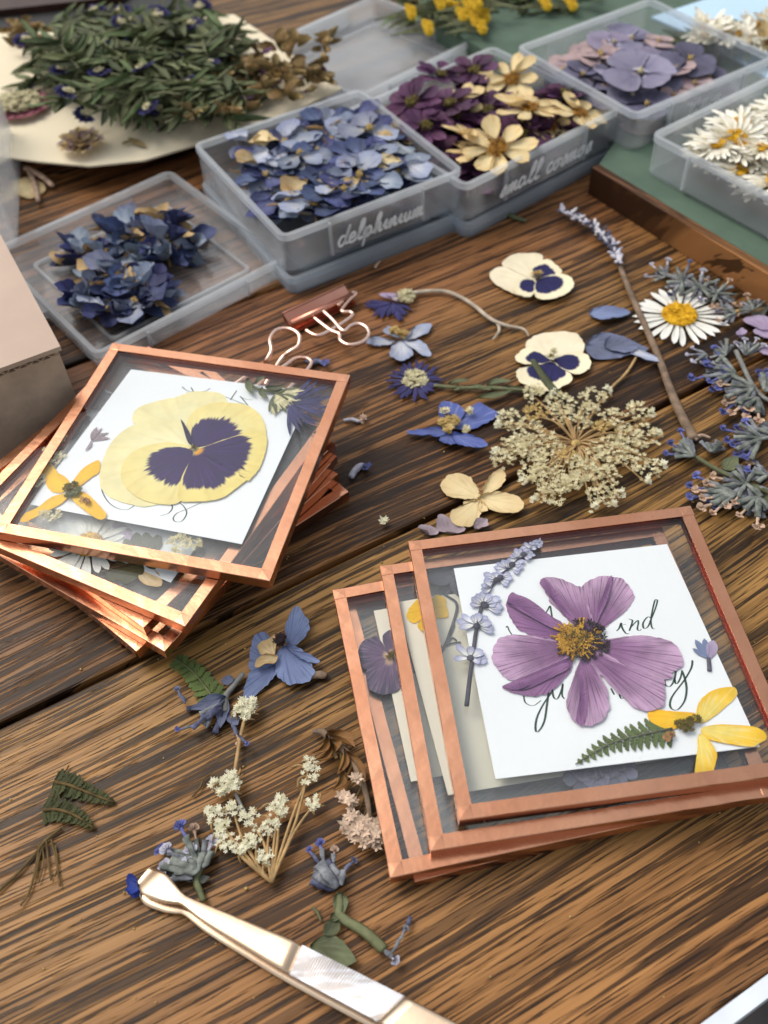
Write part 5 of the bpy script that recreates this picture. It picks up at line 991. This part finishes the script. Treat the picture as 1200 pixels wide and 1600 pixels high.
dn = many(4, 'delphinium_bloom', 5, ['delph', 'delph', 'delph_grey', 'delph', 'delph_white'], .135, .034, .6, .65, 'qal_tan', .014, 1.6, .06, wr=.032, ragged=.3); dm = many(2, 'delphinium_bloom', 4, ['delph', 'tan_petal', 'delph_grey'], .15, .026, .55, .7, None, 0, 2.6, .06, wr=.035, ragged=.35)
heap('l', dn + dm + dt + [dk, dk], 40, (.24, .78), (.42, .78), .03, .105, 'loose blue delphinium piece in the open clear tray', 'flower', 'delphinium pieces in the open tray', dome=.6, seed=5, tilt=22, sc=(.9, 1.35))
heap('l', dn + dm[:1] + db[:1] + [dk], 18, (.17, .42), (.18, .50), .03, .10, 'loose blue delphinium piece in the open clear tray', 'flower', 'delphinium pieces in the open tray', dome=.5, seed=9, tilt=18, sc=(1.0, 1.4))
cc = tmpl('small_cosmos', 8, ['cream_cosmos'], .175, .036, .66, .5, 'cosmos_eye', .042, .35, .03, 60); cp = tmpl('small_cosmos', 8, ['purple_cosmos'], .16, .042, .64, .5, 'yellow_heart', .036, .35, .03, 50); cq = tmpl('cosmos_petal', 2, ['purple_cosmos'], .17, .05, .6, .5, None, 0, 1.5)
heap('c', [cp, cp, cq, cp, cc, cp], 70, (.14, .86), (.14, .86), .02, .16, 'small dried cosmos heaped in the marked clear box, mostly plum purple', 'flower', 'plum and cream cosmos heaped in the marked box', dome=.4, seed=11, tilt=12)
for i, (px, zz, sc_, tl, lb, tm) in enumerate([((777, 235), .285, 1.15, (14, -6), 'large cream cosmos with brown eye at the front of the cosmos box', cc), ((827, 172), .30, 1.1, (6, 8), 'large cream cosmos with brown eye in the middle of the cosmos box', cc), ((738, 215), .27, .95, (24, -10), 'cream cosmos with drooping petals next to the delphinium box', cc), ((702, 165), .285, 1.0, (8, 4), 'plum cosmos with dark furry eye lying open in the cosmos box', cp), ((800, 125), .285, .95, (20, 10), 'pale cream cosmos at the back rim of the cosmos box', cc), ((645, 162), .27, .95, (18, -18), 'plum cosmos with yellow eye against the delphinium box', cp), ((690, 120), .27, 1.0, (14, 6), 'plum cosmos leaning on the back rim of the cosmos box', cp), ((742, 112), .28, .9, (-8, 12), 'plum cosmos behind the pale cream one in the cosmos box', cp), ((880, 148), .28, .95, (8, -10), 'dark plum cosmos near the far rim of the cosmos box', cp), ((665, 200), .26, .9, (12, 10), 'dark plum cosmos low beside the delphinium box wall', cp), ((905, 180), .28, .9, (10, 14), 'cream cosmos piece at the far corner of the cosmos box', cc)]):
    put(tm, P(*px, zz), (R(tl[0]), R(tl[1]), i * 1.3), sc_, lb, 'flower', 'top blooms of the cosmos heap')
put(cq, P(752, 150, .29), (R(-20), R(10), 1.2), 1.1, 'magenta plum cosmos petals standing up in the cosmos box', 'petal', 'top blooms of the cosmos heap')
h1 = tmpl('hydrangea_floret', 4, ['hyd'], .13, .075, .6, .5, 'qal', .010, .15, .01, 8, .008); h2 = tmpl('hydrangea_floret', 4, ['hyd_grey'], .13, .07, .6, .5, 'qal_tan', .012, .2, .01, 8, .01); h3 = tmpl('hydrangea_floret', 4, ['hyd_pink'], .10, .055, .6, .5, 'qal_tan', .012, .2, .01, 8, .01)
heap('h', [h2, h1, h2, h3], 54, (.15, .78), (.16, .85), .02, .17, 'dried lilac grey hydrangea floret stacked in the box on the green board', 'flower', 'hydrangea florets stacked in the clear box', dome=.4, seed=17, tilt=9, sc=(.95, 1.35))
for px, zz, sc_, t_, lb in [((1000, 115), .335, 1.45, h1, 'large open lilac hydrangea floret on top in the hydrangea box'), ((1010, 165), .27, 1.1, h2, 'grey hydrangea floret with cream eye at the front of the hydrangea box'), ((1053, 150), .26, .85, h3, 'peach hydrangea floret against the front wall of the hydrangea box'), ((1085, 132), .26, 1.0, h3, 'pink hydrangea floret near the corner of the hydrangea box')]: put(t_, P(*px, zz), (R(4), R(-3), .5), sc_, lb, 'flower', 'top florets of the hydrangea box')
y1 = tmpl('white_daisy', 26, ['cream_ray'], .155, .012, .66, .5, 'daisy_eye', .045, .4, .02, 50); y2 = tmpl('white_daisy', 24, ['cream_ray'], .15, .013, .66, .5, 'daisy_eye', .042, .4, .02, 50)
heap('y', [y1, y2], 76, (.16, .85), (.16, .85), .02, .205, 'dried white daisy packed in the clear box on the green board', 'flower', 'white daisies packed in the clear box', dome=.1, seed=21, tilt=13)
# ================================================================== GREEN SPRIG HEAP ON CREAM SHEETS
zs1 = .14
def slab(name, label, px, z, th, mat, cat):
    q = [P(x, y, z) for x, y in px]; k = len(q); m = MB(); m.add([(p.x, p.y, z - th) for p in q] + [(p.x, p.y, z) for p in q], [tuple(range(k))[::-1], tuple(range(k, 2 * k))] + [(i, (i + 1) % k, k + (i + 1) % k, k + i) for i in range(k)])
    ctr = sum(q, Vector()) / k; return tag(m.build(name, M[mat], None, smooth=False, org=(ctr.x, ctr.y, z - th)), label, cat)
slab('black_tray', 'black flat tray behind the heap of green sprigs', [(-60, 60), (-80, 30), (195, -12), (330, 4), (240, 90)], .10, .095, 'black', 'tray')
slab('leather_case', 'dark brown leather case behind the black tray', [(-80, 24), (-80, -40), (240, -60), (190, -6)], .14, .135, 'brown_dark', 'case')
slab('support_block', 'black support block added under the cream sheet', [(-40, 205), (160, 222), (310, 200), (470, 130), (360, 40), (-40, 70)], zs1 - .012, .11, 'black', 'block')  # added block that props the sheet up, black within the shadow beneath it
slab('cream_sheet', 'cream paper sheet carrying the heap of green sprigs', [(-60, 235), (60, 252), (140, 259), (225, 250), (305, 226), (420, 190), (535, 138), (470, 95), (405, 48), (365, 22), (200, 40), (-60, 55)], zs1, .01, 'kraft_cream', 'paper')
def sprig(head, n, L):
    t = thing('aster_sprig', None, None, (0, 0, 0)); m = MB(); m.tube([(0, 0, .01), (L * .5, .01, .018), (L, 0, .014)], [.008, .007, .006], 5, 3); m.build('stem', M['stem_green'], t, local=True)
    for i in range(n):
        x = L * (.05 + .85 * i / n); a = R((38 + 22 * rnd.random()) * (1 if i % 2 else -1)); l = .15 + .08 * rnd.random(); b = (x, 0); m = MB()
        m.sheet(blade(b, (x + l * math.cos(a), l * math.sin(a)), .015 + .006 * rnd.random(), .45, .8, 14, .02 * (rnd.random() - .5)), b, .014, 3, .03 * (rnd.random() - .2), .012, .003, rnd.random() * 50); m.build('leaf', M['sprig_leaf'], t, local=True)
    if head:
        for i in range(15):
            a = R(-95 + 190 * i / 14); b = (L, 0); l = .06 + .02 * rnd.random(); m = MB(); m.sheet(blade(b, (L + l * math.cos(a), l * math.sin(a)), .009, .6, .6, 10), b, .016, 2, .012, .003, .002, i); m.build('petal', M['aster_ray'], t, local=True)
        m = MB(); floret_cluster(m, L, 0, .016, .03, 26, .010); m.build('flower_eye', M['aster_eye'], t, local=True)
    return t
M['sprig_leaf'] = petal_mat('sprig_leaf', c('#50583a'), c('#59623e'), c('#868c66'), .4, 12, trans=.12, mott=.3, val=.5, hue=.07)
sA, sB, sC = sprig(True, 7, .32), sprig(False, 9, .34), sprig(False, 7, .30)
rr = random.Random(31); tri = [(70, 75), (140, 52), (290, 38), (350, 58), (430, 120), (390, 152), (310, 172), (200, 172), (110, 145)]
def inside(x, y):
    c_ = False; j = len(tri) - 1
    for i in range(len(tri)):
        if (tri[i][1] > y) != (tri[j][1] > y) and x < (tri[j][0] - tri[i][0]) * (y - tri[i][1]) / (tri[j][1] - tri[i][1]) + tri[i][0]: c_ = not c_
        j = i
    return c_
k = 0
while k < 120:
    x, y = rr.uniform(20, 480), rr.uniform(25, 200)
    if not inside(x, y): continue
    zz = zs1 + .02 + .24 * rr.random() * min(1, k / 60 + .2); q = P(x, y, zz); a = rr.random() * 6.28; t_ = rr.choice([sB, sC, sB, sA]); L = .15; sc_ = rr.uniform(.75, 1.2)
    put(t_, (q.x - L * math.cos(a), q.y - L * math.sin(a), zz), (R(rr.uniform(-20, 20)), R(rr.uniform(-14, 14)), a), sc_, 'dried green aster sprig in the big heap on the cream sheet', 'sprig', 'green aster sprigs heaped on the cream sheet'); k += 1
for x, y, a in [(118, 95, 200), (135, 85, 20), (150, 78, 10), (195, 38, 15), (240, 30, 10), (140, 22, 30), (180, 22, 20), (290, 40, 340), (108, 108, 215)]:
    q = P(x, y, .34); a = R(a); put(sA, (q.x - .3 * math.cos(a), q.y - .3 * math.sin(a), .33), (0, 0, a), 1.05, 'dried green aster sprig with its blue flower head showing on the heap', 'sprig', 'blue headed sprigs on the green heap')
M['dry_tan'] = petal_mat('dry_tan_leaf', c('#8a7a52'), c('#a08a5c'), c('#6a5a38'), .5, 12, trans=.1, mott=.4, val=.4)
tp = tmpl('dried_scrap', 5, ['dry_tan', 'tan_petal', 'dry_tan'], .10, .024, .5, .7, None, 0, 2.5, .05); tq = tmpl('dried_scrap', 4, ['dry_tan', 'purple_cosmos'], .09, .02, .5, .7, None, 0, 2.5, .05)
for k in range(84):
    f = rr.random(); x, y = (300 + 200 * f + rr.uniform(-30, 30), 175 - 75 * f + rr.uniform(-45, 30)) if k < 70 else (rr.uniform(15, 75), rr.uniform(42, 80)); zz = zs1 + .03 + .17 * rr.random(); q = P(x, y, zz)
    put(rr.choice([tp, tq, tp]), q, (R(rr.uniform(-25, 25)), R(rr.uniform(-25, 25)), rr.random() * 6.28), rr.uniform(.7, 1.1), 'tan dried leaf scrap at the edge of the green sprig heap', 'scrap', 'tan scraps fringing the green heap')
pz = P(128, 226, zs1 + .03); t = thing('dried_mum', 'cream peach ruffled flower lying on the cream sheet in front of the heap', 'flower', pz)
for ring, (n, L) in enumerate([(18, .13), (16, .10), (12, .065)]):
    for i in range(n):
        a = 6.283 * (i + rnd.random() * .5) / n; m = MB(); b = (pz.x, pz.y); m.sheet(blade(b, (pz.x + L * math.cos(a), pz.y + L * math.sin(a)), .02, .7, .5, 12), b, pz.z + ring * .012, 3, .03, .02, .003, rnd.random() * 40); m.build('petal', M['cream_petal' if (i + ring) % 3 else 'hyd_pink'], t)
pz = P(32, 165, zs1 + .03); t = thing('dried_zinnia', 'pale green disc flower with crimson rim at the picture edge of the cream sheet', 'flower', pz)
for i in range(18):
    a = 6.283 * i / 18; m = MB(); b = (pz.x + .08 * math.cos(a), pz.y + .08 * math.sin(a)); m.sheet(blade(b, (pz.x + .17 * math.cos(a), pz.y + .17 * math.sin(a)), .03, .6, .5, 14), b, pz.z, 3, .01, .012, .003, i); m.build('petal', M['pink_ray'], t)
m = MB(); floret_cluster(m, pz.x, pz.y, pz.z + .015, .12, 200, .018, zj=.02); m.build('flower_eye', M['aster_eye'], t)
leafthing('olive bud scraps on the cream sheet below the heap', [((200, 215), (228, 228), .02), ((205, 220), (190, 225), .015)], zs1 + .02, 'dry_tan', 'dried_scrap')
t = thing('pale_twig', 'pale broken twig and white petal by the cream sheet corner', 'twig', P(60, 295, 0))
stemobj(t, M['tan_tip'], [(45, 265), (55, 290), (60, 315)], .03, [.016, .012], 'stalk'); stemobj(t, M['tan_tip'], [(40, 262), (65, 275), (82, 290)], .03, [.02, .014], 'stalk'); ppetal(t, M['cream_petal'], [(20, 295), (35, 278), (65, 285), (70, 298), (45, 310)], .012, (40, 295))
# ================================================================== YELLOW HEAP, BLUE SHEET
yt = thing('yellow_sprig', None, None, (0, 0, 0))
for i in range(4):
    m = MB(); e = Vector((.26 + .05 * rnd.random(), (i - 1.5) * .05, .02)); m.tube([(0, 0, .01), (.13, (i - 1.5) * .012, .02), e], .006, 5, 3); m.build('stem', M['stem_green'], yt, local=True)
    m = MB(); blob(m, e, .034, 10, .7); floret_cluster(m, e.x, e.y, e.z + .01, .032, 40, .010); m.build('flower_head', M['yellow_button'], yt, local=True)
yg = sprig(False, 8, .3)
for k in range(44):
    x, y = rr.uniform(640, 930), rr.uniform(-12, 34); y = min(y, 44 - .0007 * (x - 760) ** 2 + 6); zz = .03 + .16 * rr.random(); q = P(x, y, zz); a = rr.uniform(2.2, 4.4) if k % 2 else rr.random() * 6.28
    if k % 3: put(yg, (q.x, q.y, zz), (R(rr.uniform(-20, 20)), R(rr.uniform(-10, 14)), a), rr.uniform(.7, 1.0), 'grey green stalk in the heap of yellow button flowers', 'sprig', 'green stalks in the yellow flower heap')
    else: put(yt, (q.x - .25 * math.cos(a), q.y - .25 * math.sin(a), zz + .04), (0, R(-8), a), rr.uniform(.75, 1.0), 'sprig of yellow button flowers heaped behind the cosmos box', 'sprig', 'yellow button sprigs behind the cosmos box')
for x, y in [(655, 18), (682, 42), (735, 22), (755, 30), (765, 40), (700, 4), (745, 8), (865, 4), (905, 4), (770, 22)]:
    q = P(x, y, .2); put(yt, (q.x - .28, q.y - .05, .18), (0, 0, .2), .8, 'bright yellow button sprig lying on top of the yellow heap', 'sprig', 'top yellow sprigs of the heap')
slab('blue_sheet', 'pale blue card sheet lying on the green board in the far corner', [(1018, 26), (1110, -4), (1260, -40), (1400, 40), (1230, 140), (1100, 62)], .165, .012, 'blue_card', 'paper')
wf = tmpl('white_bloom', 9, ['cream_ray'], .13, .02, .6, .55, 'daisy_eye', .03, .8, .05, 30); wg = tmpl('white_bloom', 7, ['cream_cosmos', 'cream_ray'], .12, .024, .6, .55, 'cosmos_eye', .03, .8, .05, 30)
for k in range(26):
    f = rr.random(); x, y = 1095 + 150 * f, 48 + 35 * f * rr.random() * 1.4 - 22 * f + rr.uniform(-6, 14); zz = .19 + .08 * rr.random(); put(rr.choice([wf, wg, wf]), P(x, y, zz), (R(rr.uniform(-25, 25)), R(rr.uniform(-25, 25)), rr.random() * 6.28), rr.uniform(.8, 1.1), 'cream white bloom heaped on the pale blue sheet', 'flower', 'cream blooms heaped on the blue sheet')
for k in range(9):
    q = P(1110 + rr.random() * 110, 45 + rr.random() * 25, .22); put(yg, q, (0, R(6), rr.uniform(2.6, 3.8)), .8, 'grey green stalk among the cream blooms on the pale blue sheet', 'sprig', 'green stalks on the blue sheet')
for t_ in (dk,):
    if t_.name not in USED: bpy.data.objects.remove(t_)
bpy.context.view_layer.update()
